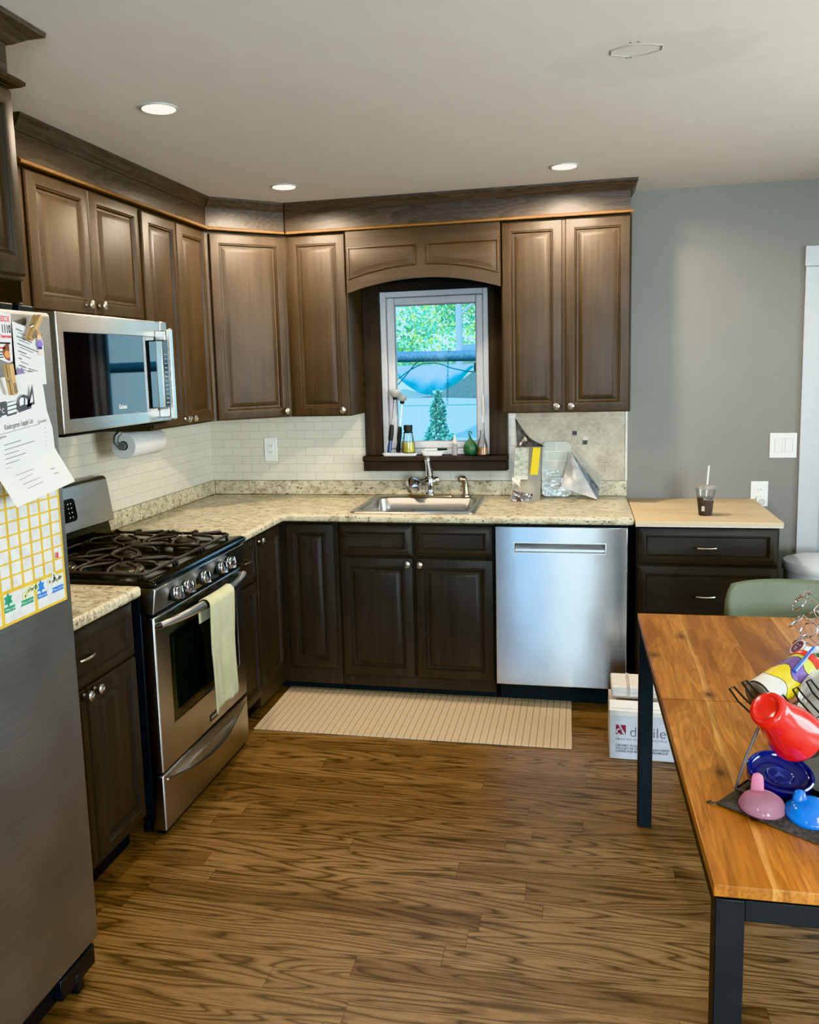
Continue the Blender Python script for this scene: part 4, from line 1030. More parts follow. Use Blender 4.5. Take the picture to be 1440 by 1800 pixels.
t = thing('kitchen_faucet', 'chrome single-lever faucet with round pull-out spray head behind the sink', 'faucet', (1.255, -.10, .922))
b = MB(); L = [[(x, y, z) for x, y in rrect(1.135+i, 1.385-i, -.128+i, -.072-i, .026-i)] for i, z in ((0, .9205), (.001, .926), (.005, .929))]; loops(b, L, True, True); b.build('deck_plate', simple('brassy_plate', (.50, .36, .20), .22, 1), t)
b = MB(); b.lathe([(.031, .9295), (.030, .936), (.026, .942), (.0245, .958), (.0265, .975), (.0265, 1.012), (.023, 1.025), (.018, 1.030)], T(1.258, -.10, 0), 28); b.build('body', M_chrome, t)
b = MB(); b.tube([(1.308, -.078, 1.000), (1.300, -.082, 1.000), (1.258, -.100, 1.000), (1.225, -.14, .998), (1.205, -.180, .996)], [.012, .022, .0215, .019, .018], 16)
sp = b.build('spout', M_chrome, t)
b = MB(); Mh = aim((1.2065, -.178, .996), (-.38, -.86, -.10)); b.lathe([(.018, 0), (.030, .006), (.041, .020), (.0445, .036), (.040, .050), (.022, .060), (.007, .072), (0, .074)], Mh, 28); b.build('spray_head', M_chrome, sp)
b = MB(); b.tube([(1.258, -.10, 1.028), (1.256, -.098, 1.05), (1.250, -.092, 1.085), (1.247, -.088, 1.108)], [.0245, .0215, .0165, .0175], 16); b.ball((1.2465, -.0875, 1.112), .0185, 16, 8); b.build('lever', M_chrome, t)
t = thing('side_sprayer', 'small bronze-toned sprayer standing behind the sink, right of the faucet', 'sprayer', (1.452, -.10, .922))
b = MB(); b.lathe([(.026, .9205), (.025, .928), (.018, .934), (.016, .945)], T(1.452, -.10, 0), 20); b.build('base', M_bronze, t)
b = MB(); b.tube([(1.452, -.10, .945), (1.450, -.10, .975), (1.447, -.101, 1.002), (1.440, -.106, 1.015), (1.428, -.116, 1.014)], [.0165, .014, .0155, .017, .0155], 14); b.ball((1.427, -.117, 1.014), .0165, 14, 8); b.build('head', M_bronze, t)

# ------------------------------------------------------------------ things on the window sill (sill top z = 1.1325)
ZS = 1.1328
t = thing('sill_tray', 'oval white tray at the left end of the window sill', 'tray', (1.085, -.045, ZS))
b = MB(); L = [[(x, y, z) for x, y in rrect(.992+i, 1.186-i, -.078+i, -.016-i, .028-i)] for i, z in ((.008, ZS), (.0, ZS+.012), (.0, ZS+.014), (.004, ZS+.014), (.010, ZS+.004))]; loops(b, L, True, True); b.build('dish', M_plastic, t)
def brush(name, label, p0, p1, grip0, head_r, loc, m_sh, front):
    t = thing(name, label, 'brush', loc, 'dish brushes on the window sill')
    a, c = Vector(p0), Vector(p1); P = lambda u: a+(c-a)*u
    b = MB(); b.tube([P(.0), P(.06), P(.2)], [.010, .0115, .009], 10); b.build('handle_end', front, t)
    b = MB(); b.tube([P(.2), P(.24), P(.33), P(.44), P(.46)], [.011, .013, .0135, .010, .007], 12); b.build('grip', M_black, t, label='black rubber grip')
    b = MB(); b.tube([P(.46), P(.8), P(.86)], [.0045, .0045, .006], 8); b.build('shaft', m_sh, t)
    Mh = aim(P(.86), c-a)
    b = MB(); b.lathe([(.008, 0), (.012, .004), (.013, .014), (.010, .02), (0, .022)], Mh, 14); hd = b.build('brush_head', M_black, t)
    b = MB(); rnd = random.Random(3)
    for k in range(280):
        th = rnd.uniform(0, 2*PI); ph = rnd.uniform(.05, 1.5); d = Vector((math.sin(ph)*math.cos(th), math.sin(ph)*math.sin(th), .35+math.cos(ph)*.8)).normalized()
        o = Vector((0, 0, .008)); q = [Mh @ (o+d*.010), Mh @ (o+d*head_r)]
        w = Vector((-d.y, d.x, 0)).normalized()*.0012 if abs(d.z) < .98 else Vector((.0012, 0, 0)); w = Mh.to_3x3() @ w
        b.add([q[0]-w, q[0]+w, q[1]+w*1.6, q[1]-w*1.6], [(0, 1, 2, 3)])
    b.build('bristles', simple('white_bristles', (.68, .67, .63), .7), hd, smooth=False)
    return t
brush('dish_brush', 'dish brush leaning at the sill front, blue handle end and black grip', (1.032, -.058, ZS+.016), (1.070, -.016, 1.478), 0, .050, (1.032, -.058, ZS), M_nickel, simple('navy_blue_plastic', (.02, .05, .16), .35))
brush('dish_brush', 'slimmer dish brush with white shaft and black grip against the window frame', (1.076, -.030, ZS+.016), (1.104, -.004, 1.452), 0, .040, (1.076, -.03, ZS), M_plastic, M_black)
# dish soap bottle
t = thing('soap_bottle', 'clear bottle of yellow dish soap with a black cap on the sill tray', 'bottle', (1.138, -.046, ZS+.004))
Mb = T(1.138, -.047, ZS+.0145)
b = MB(); b.lathe([(.030, 0), (.0345, .003), (.0350, .045), (.031, .080), (.0265, .100), (.0255, .108)], Mb, 28); b.build('bottle_body', M_clear, t)
b = MB(); b.lathe([(.028, .004), (.0315, .007), (.032, .044), (.0305, .056), (0, .0565)], Mb, 28); b.build('liquid', simple('yellow_soap', (.74, .62, .03), .2), t)
b = MB(); b.lathe([(.027, .1082), (.0275, .112), (.0225, .113), (.0222, .120), (.0245, .1205), (.025, .147), (.0235, .151), (0, .1515)], Mb, 28); b.build('cap', M_black, t, label='black pump cap')
b = MB(); b.tube([Mb @ Vector((0, 0, .058)), Mb @ Vector((0, 0, .108))], .0028, 8); b.build('dip_tube', M_plastic, t)
# small white dish with a marker across
t = thing('soap_dish', 'low white scalloped dish in the middle of the window sill', 'dish', (1.262, -.045, ZS))
b = MB(); L = [[(x, y, z) for x, y in rrect(1.205+i, 1.330-i, -.074+i*.6, -.022-i*.6, .024-i*.5)] for i, z in ((.012, ZS), (.004, ZS+.012), (.0, ZS+.024), (.003, ZS+.0245), (.012, ZS+.010))]; loops(b, L, True, True); b.build('dish', M_plastic, t)
b = MB(); b.tube([(1.215, -.042, ZS+.0275), (1.238, -.044, ZS+.0265), (1.285, -.046, ZS+.019), (1.322, -.04, ZS+.0285)], [.006, .004, .006, .009], 10)
t = thing('marker_pen', 'white marker pen with dark barrel lying across the small sill dish', 'pen', (1.27, -.04, ZS+.03))
b = MB(); b.tube([(1.222, -.0305, ZS+.0300), (1.292, -.0305, ZS+.0312)], .0055, 12); b.build('barrel', M_plastic, t)
b = MB(); b.tube([(1.2925, -.0305, ZS+.0312), (1.345, -.0305, ZS+.0322)], [.006, .0058], 12); b.build('cap', M_black, t)
# dropper bottle
t = thing('dropper_bottle', 'tiny clear bottle with pale pointed tip, right of the sill dish', 'bottle', (1.388, -.045, ZS))
b = MB(); Mb = T(1.388, -.045, ZS); b.lathe([(.014, 0), (.0155, .002), (.0155, .052), (.010, .060), (.009, .064)], Mb, 20); b.build('bottle_body', M_frost, t)
b = MB(); b.lathe([(.0108, .0642), (.0108, .078), (.007, .082), (.0045, .106), (0, .108)], Mb, 16); b.build('tip', simple('pale_pink_tip', (.70, .60, .54), .4), t)
# green ribbed gourd ornament
t = thing('green_gourd', 'dark green ribbed gourd ornament with curled stem on the window sill', 'gourd', (1.472, -.046, ZS))
b = MB(); vs = []; fs = []; NS, NR = 48, 16
pf = [(0, 0), (.012, .0005), (.024, .006), (.031, .020), (.0325, .038), (.030, .055), (.024, .068), (.016, .078), (.010, .086), (.007, .093)]
for k in range(NS):
    a = 2*PI*k/NS; m = 1-.12*abs(math.sin(a*4))**.5*-1*-.6
    m = 1.05+.08*abs(math.cos(a*4))
    for r, z in pf: vs.append((1.472+r*m*math.cos(a), -.046+r*m*math.sin(a), ZS+z))
n = len(pf)
for k in range(NS):
    for i in range(n-1): fs.append((k*n+i, ((k+1) % NS)*n+i, ((k+1) % NS)*n+i+1, k*n+i+1))
gg = simple('green_gourd_skin', (.030, .095, .040), .4, var=.45, vscale=220)
b.add(vs, fs); b.build('gourd_body', gg, t, ang=80)
b = MB(); b.tube([(1.472, -.046, ZS+.090), (1.470, -.046, ZS+.104), (1.466, -.046, ZS+.116), (1.464, -.046, ZS+.124), (1.470, -.046, ZS+.1275), (1.478, -.046, ZS+.122), (1.482, -.046, ZS+.115), (1.477, -.046, ZS+.113)], [.0065, .005, .0035, .003, .003, .003, .0028, .0022], 8); b.build('stem', gg, t)
# bottle with amber liquid
t = thing('amber_bottle', 'clear bottle with amber orange liquid, right end of the window sill', 'bottle', (1.532, -.046, ZS))
Mb = T(1.536, -.046, ZS)
b = MB(); b.lathe([(.024, 0), (.0275, .003), (.0275, .052), (.022, .075), (.013, .098), (.0115, .125), (.013, .126), (.013, .133)], Mb, 24); b.build('bottle_body', M_clear, t)
b = MB(); b.lathe([(.023, .004), (.0258, .006), (.0258, .042), (0, .0422)], Mb, 24); b.build('liquid', simple('amber_liquid', (.50, .19, .03), .25), t)

# ------------------------------------------------------------------ packets leaning on the old tile
ZC = .9145
# tall clear packet: a bag with grey folded top, yellow strip and crumpled foot
def crumple(fn, amp, sc, seed):
    rnd = random.Random(seed); ph = [rnd.uniform(0, 6.28) for _ in range(8)]
    def g(u, v):
        p = Vector(fn(u, v)); w = math.sin(u*sc*3+ph[0]+2*math.sin(v*sc+ph[1]))+.6*math.sin(v*sc*2.3+ph[2]+u*sc*1.7)+.35*math.sin((u+v)*sc*5+ph[3])
        return p+Vector((0, -amp*w, 0))
    return g
t = thing('tall_clear_packet', 'tall crumpled clear bag with yellow strip inside, leaning right of the window', 'bag', (1.77, -.16, ZC))
def bag_front(u, v):
    z = ZC+.002+.262*v; y = -.215+.165*v-.025*math.sin(PI*u); x = 1.694+.148*u+.018*v*(1-.2*u)
    return (x, y, z)
b = MB(); b.grid(crumple(bag_front, .0045, 3.2, 5), 14, 18); b.build('bag_sheet', M_film, t, ang=180)
b = MB(); b.grid(crumple(lambda u, v: (1.716+.144*u*(1-.55*v)+.004-.006*v*2, -.052+.030*v-.012*(1-v)*math.sin(PI*u), ZC+.262+.150*v-.055*u*(1-v)*0-.12*u*v*.85), .003, 3.5, 9), 12, 10); b.build('folded_top', simple('smoky_film', (.075, .07, .068), .12, spec=.9, vscale=40, var=.5), t, ang=180, label='dark grey folded bag top')
b = MB(); b.grid(lambda u, v: (1.792+.038*u+.012*v, -.176+.085*v, ZC+.130+.130*v), 2, 6); b.build('yellow_strip', simple('yellow_print', (.78, .60, .02), .6), t, ang=180)
b = MB(); b.grid(lambda u, v: (1.712+.070*u, -.206+.118*v, ZC+.110+.150*v), 2, 4); b.build('printed_card', simple('sage_print', (.42, .45, .38), .5, var=.35, vscale=45), t, ang=180)
b = MB(); b.grid(crumple(lambda u, v: (1.700+.098*u+.010*v, -.232-.010*math.sin(PI*u)+.010*v, ZC+.0035+.052*v*(1-.35*u)), .004, 5, 2), 12, 8); b.build('crumpled_foot', simple('grey_foil_film', (.17, .16, .165), .15, .5, var=.6, vscale=45), t, ang=180)
# leaning sheet of white mosaic tile
t = thing('tile_sample_sheet', 'sheet of small white brick tiles leaning on the tumbled stone backsplash', 'tile sheet', (1.92, -.06, ZC))
Ms = T(1.846, -.062, ZC+.0015) @ RX(-.145)
b = MB(Ms); pl = rrect(0, .150, 0, .285, .028); b.prism_y([(x, z) for x, z in pl], 0, .004)
ts = NT('glazed_white_mosaic'); tc = ts.n('TexCoord'); sx = ts.n('SeparateXYZ'); ts.t.links.new(tc.outputs['Object'], sx.inputs[0]); cb = ts.n('CombineXYZ'); ts.t.links.new(sx.outputs[0], cb.inputs[0]); ts.t.links.new(sx.outputs[2], cb.inputs[1])
br = ts.n('TexBrick', offset=.5, ins={'Color1': (.54, .54, .48, 1), 'Color2': (.50, .51, .45, 1), 'Mortar': (.80, .80, .78, 1), 'Scale': 1, 'Mortar Size': .0012, 'Brick Width': .098, 'Row Height': .047}); ts.set(br, 'Vector', cb.outputs[0])
ts.p(col=br.outputs[0], rough=.08); ts.bump(ts.math('ADD', br.outputs['Fac'], ts.noise(ts.coord(), 25, 2)), .4, .004)
b.build('tile_sheet', ts.m, t, ang=30)
# triangular folded pouch
t = thing('triangular_pouch', 'triangular silvery plastic pouch leaning at the right end of the counter', 'bag', (2.05, -.12, ZC))
A, B_, C_ = Vector((1.988, -.040, 1.155)), Vector((1.948, -.125, .972)), Vector((2.128, -.165, ZC+.002))
D_ = Vector((2.138, -.060, ZC+.045))
def tri(P0, P1, P2, amp, seed, bulge=.0):
    f = lambda u, v: tuple(P0+(P1-P0)*v*(1-u)+(P2-P0)*v*u+Vector((0, -bulge*math.sin(PI*v)*math.sin(PI*u), 0)))
    return crumple(f, amp, 2.5, seed)
b = MB(); b.grid(tri(A, B_, C_, .0015, 4, .016), 14, 14); b.build('front_panel', simple('silver_film', (.62, .60, .58), .22, .25, var=.25, vscale=16), t, ang=180)
b = MB(); b.grid(tri(A, C_, D_, .002, 6, .006), 12, 14); b.build('side_panel', simple('blue_grey_film', (.20, .25, .31), .18, .4, var=.6, vscale=30), t, ang=180)
b = MB(); b.grid(tri(A+Vector((.012, .012, .012)), D_, D_+Vector((.012, .025, .06)), .001, 6), 8, 10); b.build('clear_edge', M_film, t, ang=180)

# ------------------------------------------------------------------ wall plates
def plate(name, label, cat, x0, x1, z0, z1, y):
    t = thing(name, label, cat, ((x0+x1)/2, y, (z0+z1)/2))
    b = MB(); b.box(x0, x1, y-.006, y-.0003, z0, z1); b.build('plate', M_plastic, t, bevel=.003, seg=3)
    return t
def receptacle(t, x, z, y):
    b = MB(); b.box(x-.0165, x+.0165, y-.0085, y-.0055, z-.0335, z+.0335); r = b.build('receptacle', M_plastic, t, bevel=.002)
    b = MB()
    for dz in (-.018, .018):
        b.box(x-.008, x-.0055, y-.0088, y-.0084, z+dz-.001, z+dz+.008); b.box(x+.0055, x+.008, y-.0088, y-.0084, z+dz-.001, z+dz+.008); b.lathe([(.0028, 0), (0, .0003)], aim((x, y-.0084, z+dz-.007), (0, -1, 0)), 10)
    b.build('slots', M_black, r)
t = plate('outlet', 'white wall outlet on the subway tile left of the window', 'outlet', .301, .377, 1.103, 1.235, -.007); receptacle(t, .339, 1.169, -.007)
t = plate('outlet', 'white wall outlet with a plug-in device, right of the plywood board', 'outlet', 2.879, 2.961, .862, .990, 0); receptacle(t, 2.920, .926, 0)
tag_ = thing('plug_in_night_light', 'small white round-faced plug-in night light in the lower outlet socket', 'night light', (2.925, -.03, .89))
b = MB(); b.box(2.902, 2.950, -.036, -.0086, .866, .912); b.build('case', M_plastic, tag_, bevel=.006, seg=3)
b = MB(); b.lathe([(.017, 0), (.016, .002), (0, .0022)], aim((2.927, -.0362, .890), (0, -1, 0)), 24); b.build('sensor_disc', simple('grey_disc', (.50, .49, .46), .5), tag_)
t = plate('light_switch', 'white double rocker switch plate beside the door casing', 'light switch', 2.962, 3.088, 1.107, 1.231, 0)
for x in (3.003, 3.050):
    b = MB(); rect_ring(b, x-.0185, x+.0185, 1.134, 1.204, .002, -.0072, -.0055); b.build('switch_surround', simple('switch_shadow', (.45, .44, .42), .5), t)
    b = MB(); b.add([(x-.016, -.0065, 1.1365), (x+.016, -.0065, 1.1365), (x+.016, -.0105, 1.2015), (x-.016, -.0105, 1.2015), (x-.016, -.0058, 1.1365), (x+.016, -.0058, 1.1365), (x+.016, -.0058, 1.2015), (x-.016, -.0058, 1.2015)], [(0, 1, 2, 3), (0, 4, 5, 1), (2, 6, 7, 3), (1, 5, 6, 2), (0, 3, 7, 4)]); b.build('rocker', M_plastic, t)
b = MB()
for x in (3.003, 3.050):
    for z in (1.121, 1.217): b.lathe([(.003, 0), (.002, .001), (0, .001)], aim((x, -.0062, z), (0, -1, 0)), 8)
b.build('screw', M_nickel, t)

# iced coffee on the plywood board
t = thing('iced_coffee_cup', 'clear plastic cup of iced coffee with lid and straw on the plywood board', 'cup', (2.598, -.50, .9005))
Mc = T(2.598, -.50, .901)
b = MB(); b.shell([(.0, .0005), (.0275, 0), (.029, .002), (.0425, .124)], Mc, 32); b.build('cup_body', M_clear, t)
b = MB(); b.lathe([(.0272, .002), (.0280, .003), (.0365, .082), (0, .0822)], Mc, 32); b.build('coffee', simple('dark_iced_coffee', (.040, .010, .006), .12, spec=.7), t)
b = MB(); b.shell([(.0425, .122), (.0462, .122), (.0462, .130), (.044, .132), (.043, .138), (.035, .141), (.005, .139), (.0, .139)], Mc, 32); b.build('lid', M_frost, t)
b = MB(); b.tube([Mc @ Vector((.002, 0, .085)), Mc @ Vector((.012, 0, .225))], .0038, 10); b.build('straw', M_plastic, t)
b = MB()
tmp = MB(); tmp.text('McCafe', .018, Matrix.Identity(4), 'CENTER', .0002); r0 = .0372
tmp.box(-.0065, .0, -.0, .0, 0, 0) if False else None
for (p) in tmp.v: p.z = 0
vs = [Mc @ Vector(((r0+.003)*math.sin((p.x+.014)/r0), -(r0+.003)*math.cos((p.x+.014)/r0), .072+p.y)) for p in tmp.v]; b.add(vs, tmp.f)
vs = [Mc @ Vector((.0345*math.sin(a), -.0345*math.cos(a), z)) for a in (-.62, -.42, -.22) for z in (.022, .045)]; b.add(vs, [(0, 2, 3, 1), (2, 4, 5, 3)])
b.build('printing', simple('pale_cup_print', (.55, .48, .46), .5), t, smooth=False)

# ------------------------------------------------------------------ floor runner, tile cartons, bin
b = MB(); P = [(.602, -1.098), (2.012, -1.084), (2.003, -.563), (.596, -.566)]
b.prism(P, .0008, .0068)
tag(b.build('runner_mat', M_runner, bevel=.002), 'tan ribbed woven runner mat on the floor in front of the sink', 'mat')
card = simple('white_carton', (.70, .66, .61), .7, var=.05); cardg = simple('grey_white_carton_print', (.52, .55, .60), .6, var=.04)
t = thing('tile_carton', 'white and grey printed ceramic tile carton on the floor behind the table leg', 'box', (2.29, -1.03, 0))
b = MB(); b.box(2.162, 2.420, -1.138, -.905, .0008, .206); b.build('carton', card, t, bevel=.002)
b = MB(); b.quad((2.166, -1.1385, .004), (2.418, -1.1385, .004), (2.418, -1.1385, .182), (2.166, -1.1385, .182)); b.mat(1).quad((2.170, -1.1385, .183), (2.418, -1.1385, .183), (2.418, -1.128, .213), (2.170, -1.128, .213))
b.build('printed_face', [cardg, simple('carton_taupe', (.40, .38, .32), .7)], t, smooth=False)
b = MB(); b.add([(2.160, -1.137, .205), (2.422, -1.137, .205), (2.421, -1.098, .232), (2.162, -1.098, .236), (2.160, -1.135, .203), (2.422, -1.135, .203), (2.421, -1.096, .2305), (2.162, -1.096, .234)], [(0, 1, 2, 3), (7, 6, 5, 4), (0, 4, 5, 1), (2, 6, 7, 3), (0, 3, 7, 4), (1, 5, 6, 2)])
b.add([(2.160, -1.138, .180), (2.160, -1.10, .235), (2.163, -.91, .208), (2.161, -.91, .15)], [(0, 1, 2, 3)]); b.build('flap', card, t)
Mx = M_face(frame((0, -1.1386, 0), (0, -1)), 0, 0, 0)
b = MB(); b.quad((2.186, -1.1389, .106), (2.2255, -1.1389, .106), (2.2255, -1.1389, .146), (2.186, -1.1389, .146)); b.build('logo_square', simple('maroon_print', (.23, .02, .045), .6), t, smooth=False)
b = MB(); b.add([(x, -1.1393, z) for x, z in ((2.196, .146), (2.203, .146), (2.224, .108), (2.2215, .1065), (2.213, .1095))], [(0, 1, 2, 3, 4)])
cx, cz = 2.2005, .1185
vs = []; fs = []
for k in range(21):
    a = .2+5.0*k/20; w = .0028*math.sin(PI*k/20)+.0006
    for s_ in (-1, 1): vs.append((cx+(.0115+s_*w)*math.cos(a)*.95, -1.1393, cz+(.0115+s_*w)*math.sin(a)*.9))
for k in range(20): fs.append((2*k, 2*k+1, 2*k+3, 2*k+2))
b.add(vs, fs); b.build('logo_mark', M_white, t, smooth=False)
b = MB(); tx = M_face(frame((0, -1.1389, 0), (0, -1)), 2.2385, 0, .099)
b.text('daltile', .060, tx, 'LEFT', -.0004)
b.text('I M A G I N E   W H A T \' S   P O S S I B L E', .0108, M_face(frame((0, -1.1389, 0), (0, -1)), 2.186, 0, .083), 'LEFT', .0001)
for k, s_ in enumerate(('CERAMIC WALL TILE', 'AZULEJO DE CERÁMICA PARA PARED', 'CARRELAGE MURAL EN CÉRAMIQUE')): b.text(s_, .0125, M_face(frame((0, -1.1389, 0), (0, -1)), 2.185, 0, .056-.0125*k), 'LEFT', .0003)
b.build('lettering', simple('carton_grey_print', (.15, .15, .155), .7), t, smooth=False)
t = thing('small_carton', 'flat white taped carton lying on top of the printed tile carton', 'box', (2.29, -1.0, .21))
b = MB(); b.box(2.170, 2.412, -1.075, -.915, .2365, .284); b.build('carton', card, t, bevel=.006, seg=2)
b = MB(); b.box(2.232, 2.244, -1.0762, -.913, .246, .2852); b.box(2.19, 2.40, -1.0756, -1.0745, .258, .2595); b.build('tape_strip', simple('carton_shadow_line', (.45, .41, .37), .6), t)
b = MB(); b.add([(2.175, -1.078, .222+.014), (2.41, -1.078, .236), (2.41, -1.0775, .243), (2.175, -1.0775, .243)], [(0, 1, 2, 3)])
b.build('lower_edge', simple('carton_edge_brown', (.35, .25, .18), .7), t)
# bin by the door
t = thing('trash_can', 'pale grey round trash can with domed lid beside the door casing', 'trash can', (3.125, -.30, 0))
Mt = T(3.125, -.30, 0); binm = simple('pale_grey_plastic', (.56, .57, .58), .45, var=.04)
b = MB(); b.lathe([(.125, .001), (.130, .008), (.142, .60), (.142, .622)], Mt, 40); b.build('bucket', binm, t)
b = MB(); b.lathe([(.146, .612), (.149, .618), (.149, .648), (.144, .656), (.10, .672), (.04, .680), (0, .681)], Mt, 40); b.build('lid', simple('white_grey_lid', (.66, .68, .69), .35, var=.03), t, bevel=0)

# ------------------------------------------------------------------ dining chair behind the table
t = thing('dining_chair', 'sage green moulded shell chair tucked behind the wooden table', 'chair', (2.80, -1.55, 0))
cx, cyb = 2.775, -1.425
def shell_pt(u, v):
    # u across -1..1, v 0 seat front .. 1 back top
    U = 2*u-1
    if v < .45:
        s_ = v/.45; y = cyb-.44+.40*s_; z = .455-.012*math.sin(PI*s_)+.012*(1-s_)*0+.03*abs(U)**3; w = .20+.03*s_
    elif v < .6:
        a = (v-.45)/.15*PI/2; y = cyb-.04+.05*math.sin(a); z = .455+.06*(1-math.cos(a))+.03*abs(U)**3; w = .23
    else:
        s_ = (v-.6)/.4; y = cyb+.01+.045*s_-.0; z = .515+.308*s_-.014*abs(U)**4*s_; w = .23*(1-.0*s_)
        k = max(0, (s_-.55)/.45); w *= math.sqrt(max(.02, 1-.20*k**3.2))
        y -= .05*U*U*(1-.3*s_)
    return (cx+w*U, y, z)
b = MB(); b.grid(shell_pt, 20, 40); b.build('seat_shell', simple('sage_green_plastic', (.135, .150, .095), .5, var=.04), t, ang=180, solid=.008)
for sx in (-1, 1):
    for y0, y1 in ((cyb-.34, cyb-.40), (cyb-.06, cyb+.02)):
        b = MB(); b.tube([(cx+sx*.13, y0, .438), (cx+sx*.19, y1, .001)], [.013, .009], 10); b.build('leg', M_black, t)
b = MB(); b.box(cx-.14, cx+.14, cyb-.35, cyb-.05, .425, .436); b.build('leg_frame', M_black, t)
# ------------------------------------------------------------------ table
TX, TY, TZ = 2.236, -1.611, .75; TA = .0159
MTb = T(TX, TY, 0) @ RZ(TA); TWD, TLN = .90, 1.571
t = thing('dining_table', 'acacia wood table with dark steel frame legs in the right foreground', 'table', (TX, TY, 0))
b = MB(MTb); b.box(0, TWD, -.7695, 0, .728, .75); b.build('tabletop', M_table, t, bevel=.002)
b = MB(MTb); b.box(0, TWD, -TLN, -.7708, .728, .75); b.build('tabletop', M_table, t, bevel=.002)
lw = .046
for x in (.004, TWD-.004-lw):
    for y in (-.004-lw, -TLN+.004):
        b = MB(MTb); b.box(x, x+lw, y, y+lw, .001, .7225); b.build('leg', M_darksteel, t, bevel=.002)
b = MB(MTb)
b.box(.006, .044, -TLN+.004+lw, -.004-lw, .685, .7225); b.box(TWD-.044, TWD-.006, -TLN+.004+lw, -.004-lw, .685, .7225)
b.box(.004+lw, TWD-.004-lw, -TLN+.006, -TLN+.044, .685, .7225); b.box(.004+lw, TWD-.004-lw, -.044, -.006, .685, .7225)
b.box(.012, TWD-.012, -TLN+.012, -.012, .7226, .7275)
b.build('apron', M_darksteel, t, bevel=.0015)

# ------------------------------------------------------------------ drying mat, rack and the things on it
CA = -.646; Mk = T(2.300, -2.916, TZ) @ RZ(CA)
tm = NT('charcoal_drying_mat'); nn = tm.noise(tm.coord(), 150, 3); vv = tm.n('TexVoronoi', ins={'Scale': 90}); tm.set(vv, 'Vector', tm.coord())
tm.p(col=tm.ramp(nn, [(.3, (.040, .037, .034)), (.7, (.085, .080, .074))]), rough=.95); tm.bump(vv.outputs[0], .5, .003)
b = MB(Mk); N = 40
def matpt(u, v): 
    x, y = .46*u, .40*v; e = min(u, 1-u, v, 1-v); 
    return (x, y, .003+.010*min(1, e*14)**.6+.0016*math.sin(x*60+y*25)*min(1, e*8)+.002*math.sin(x*30)*(1 if v < .05 else .3))
b.grid(matpt, 46, 40); L0 = len(b.v)
b.build('drying_mat', tm.m, ang=180)
mat_o = bpy.data.objects['drying_mat']; tag(mat_o, 'charcoal quilted dish drying mat on the wooden table', 'mat')
b = MB(Mk); b.tube([(.004, .002, .006), (-.008, -.004, .003), (-.014, -.002, .0015), (-.012, .006, .001)], .0022, 6); b.build('hanging_loop', tm.m, mat_o)
t = thing('dish_rack', 'black wire folding dish rack standing on the drying mat', 'dish rack', tuple(Mk.to_translation()))
wire = simple('black_coated_wire', (.016, .014, .013), .35); legm = simple('grey_wire_leg', (.16, .15, .145), .4, .4)
b = MB(Mk); z0 = .0185
b.tube([(.012, .055, z0), (.012, .375, z0), (.42, .375, z0), (.42, .055, z0)], .0028, 8, True)
for k in range(1, 8): b.tube([(.012+.051*k, .055, z0), (.012+.051*k, .375, z0)], .0018, 6)
b.build('lower_frame', legm, t)
for u, s_, v in ((.012, 1, .056), (.012, 1, .374), (.42, -1, .056), (.42, -1, .374)):
    b = MB(Mk); b.tube([(u, v, .018), (u+s_*.012, v+.012*(1 if v < .2 else -1), .08), (u+s_*.030, v+.030*(1 if v < .2 else -1), .150)], .0030, 8); b.build('leg', legm, t)
b = MB(Mk)
for u in (.042, .105, .33, .39): b.tube([(u, .082, .150), (u, .35, .150)], .0026, 8)
for v in (.150, .348): b.tube([(.042, v, .150), (.39, v, .150)], .0026, 8)
b.build('upper_frame', wire, t)
def tine(u, v, du, dz, w):
    b = MB(Mk); b.tube([(u, v, .150), (u+du*.7, v, .150+dz*.62), (u+du, v+w*.15, .150+dz), (u+du, v+w*.85, .150+dz), (u+du*.7, v+w, .150+dz*.62), (u, v+w, .150)], .0021, 7); b.build('tine', wire, t)
for v in (.092, .142, .30): tine(.042, v, -.068, .050, .024)
for v in (.125, .185, .245, .305): tine(.105, v, -.048, .046, .026)
for v in (.10, .17, .24): tine(.33, v, .05, .05, .026)
b = MB(Mk); x0, x1, y0, y1 = .115, .33, .235, .300
for z in (.020, .052): b.tube([(x0, y0, z), (x1, y0, z), (x1, y1, z), (x0, y1, z)], .0022, 7, True)
for k in range(8):
    x = x0+(x1-x0)*k/7; b.tube([(x, y0, .052), (x, y0, .020), (x, y1, .020), (x, y1, .052)], .0017, 6)
b.build('cutlery_basket', wire, t)
def gtint(name, tint, haze, hz): return glass(name, tint, 1.0, .05, 1.5, haze, hz)
# red tumbler upside down on the tines
t = thing('red_tumbler', 'red plastic child tumbler hung bottom-up on the rack tines', 'cup', (2.42, -2.86, .90))
dv = Vector((.573, .498, -.651)); Mc = aim((2.379, -2.953, .9655), dv) @ Matrix.Scale(.950, 4)
b = MB(); b.lathe([(0, .0045), (.010, .0042), (.020, .0038), (.0235, .0025), (.026, -.0005), (.031, .0), (.0355, .005), (.0372, .016), (.0375, .034), (.0405, .052), (.0465, .074), (.0515, .098), (.0530, .116), (.0535, .121), (.0522, .124), (.0502, .122), (.046, .085), (.034, .035), (.030, .012), (0, .011)], Mc, 40)
tr = NT('red_plastic'); nz = tr.noise(tr.coord(), 30, 2); tr.p(col=tr.ramp(nz, [(.3, (.60, .022, .016)), (.7, (.72, .040, .028))]), rough=.16, sss=.12, coat=.4)
b.build('tumbler_body', tr.m, t, ang=50)
b = MB(); b.lathe([(.0105, .0052), (.0125, .0046), (.0145, .0052)], Mc, 24); b.build('base_ring', simple('pale_red_ring', (.72, .075, .05), .25), t)
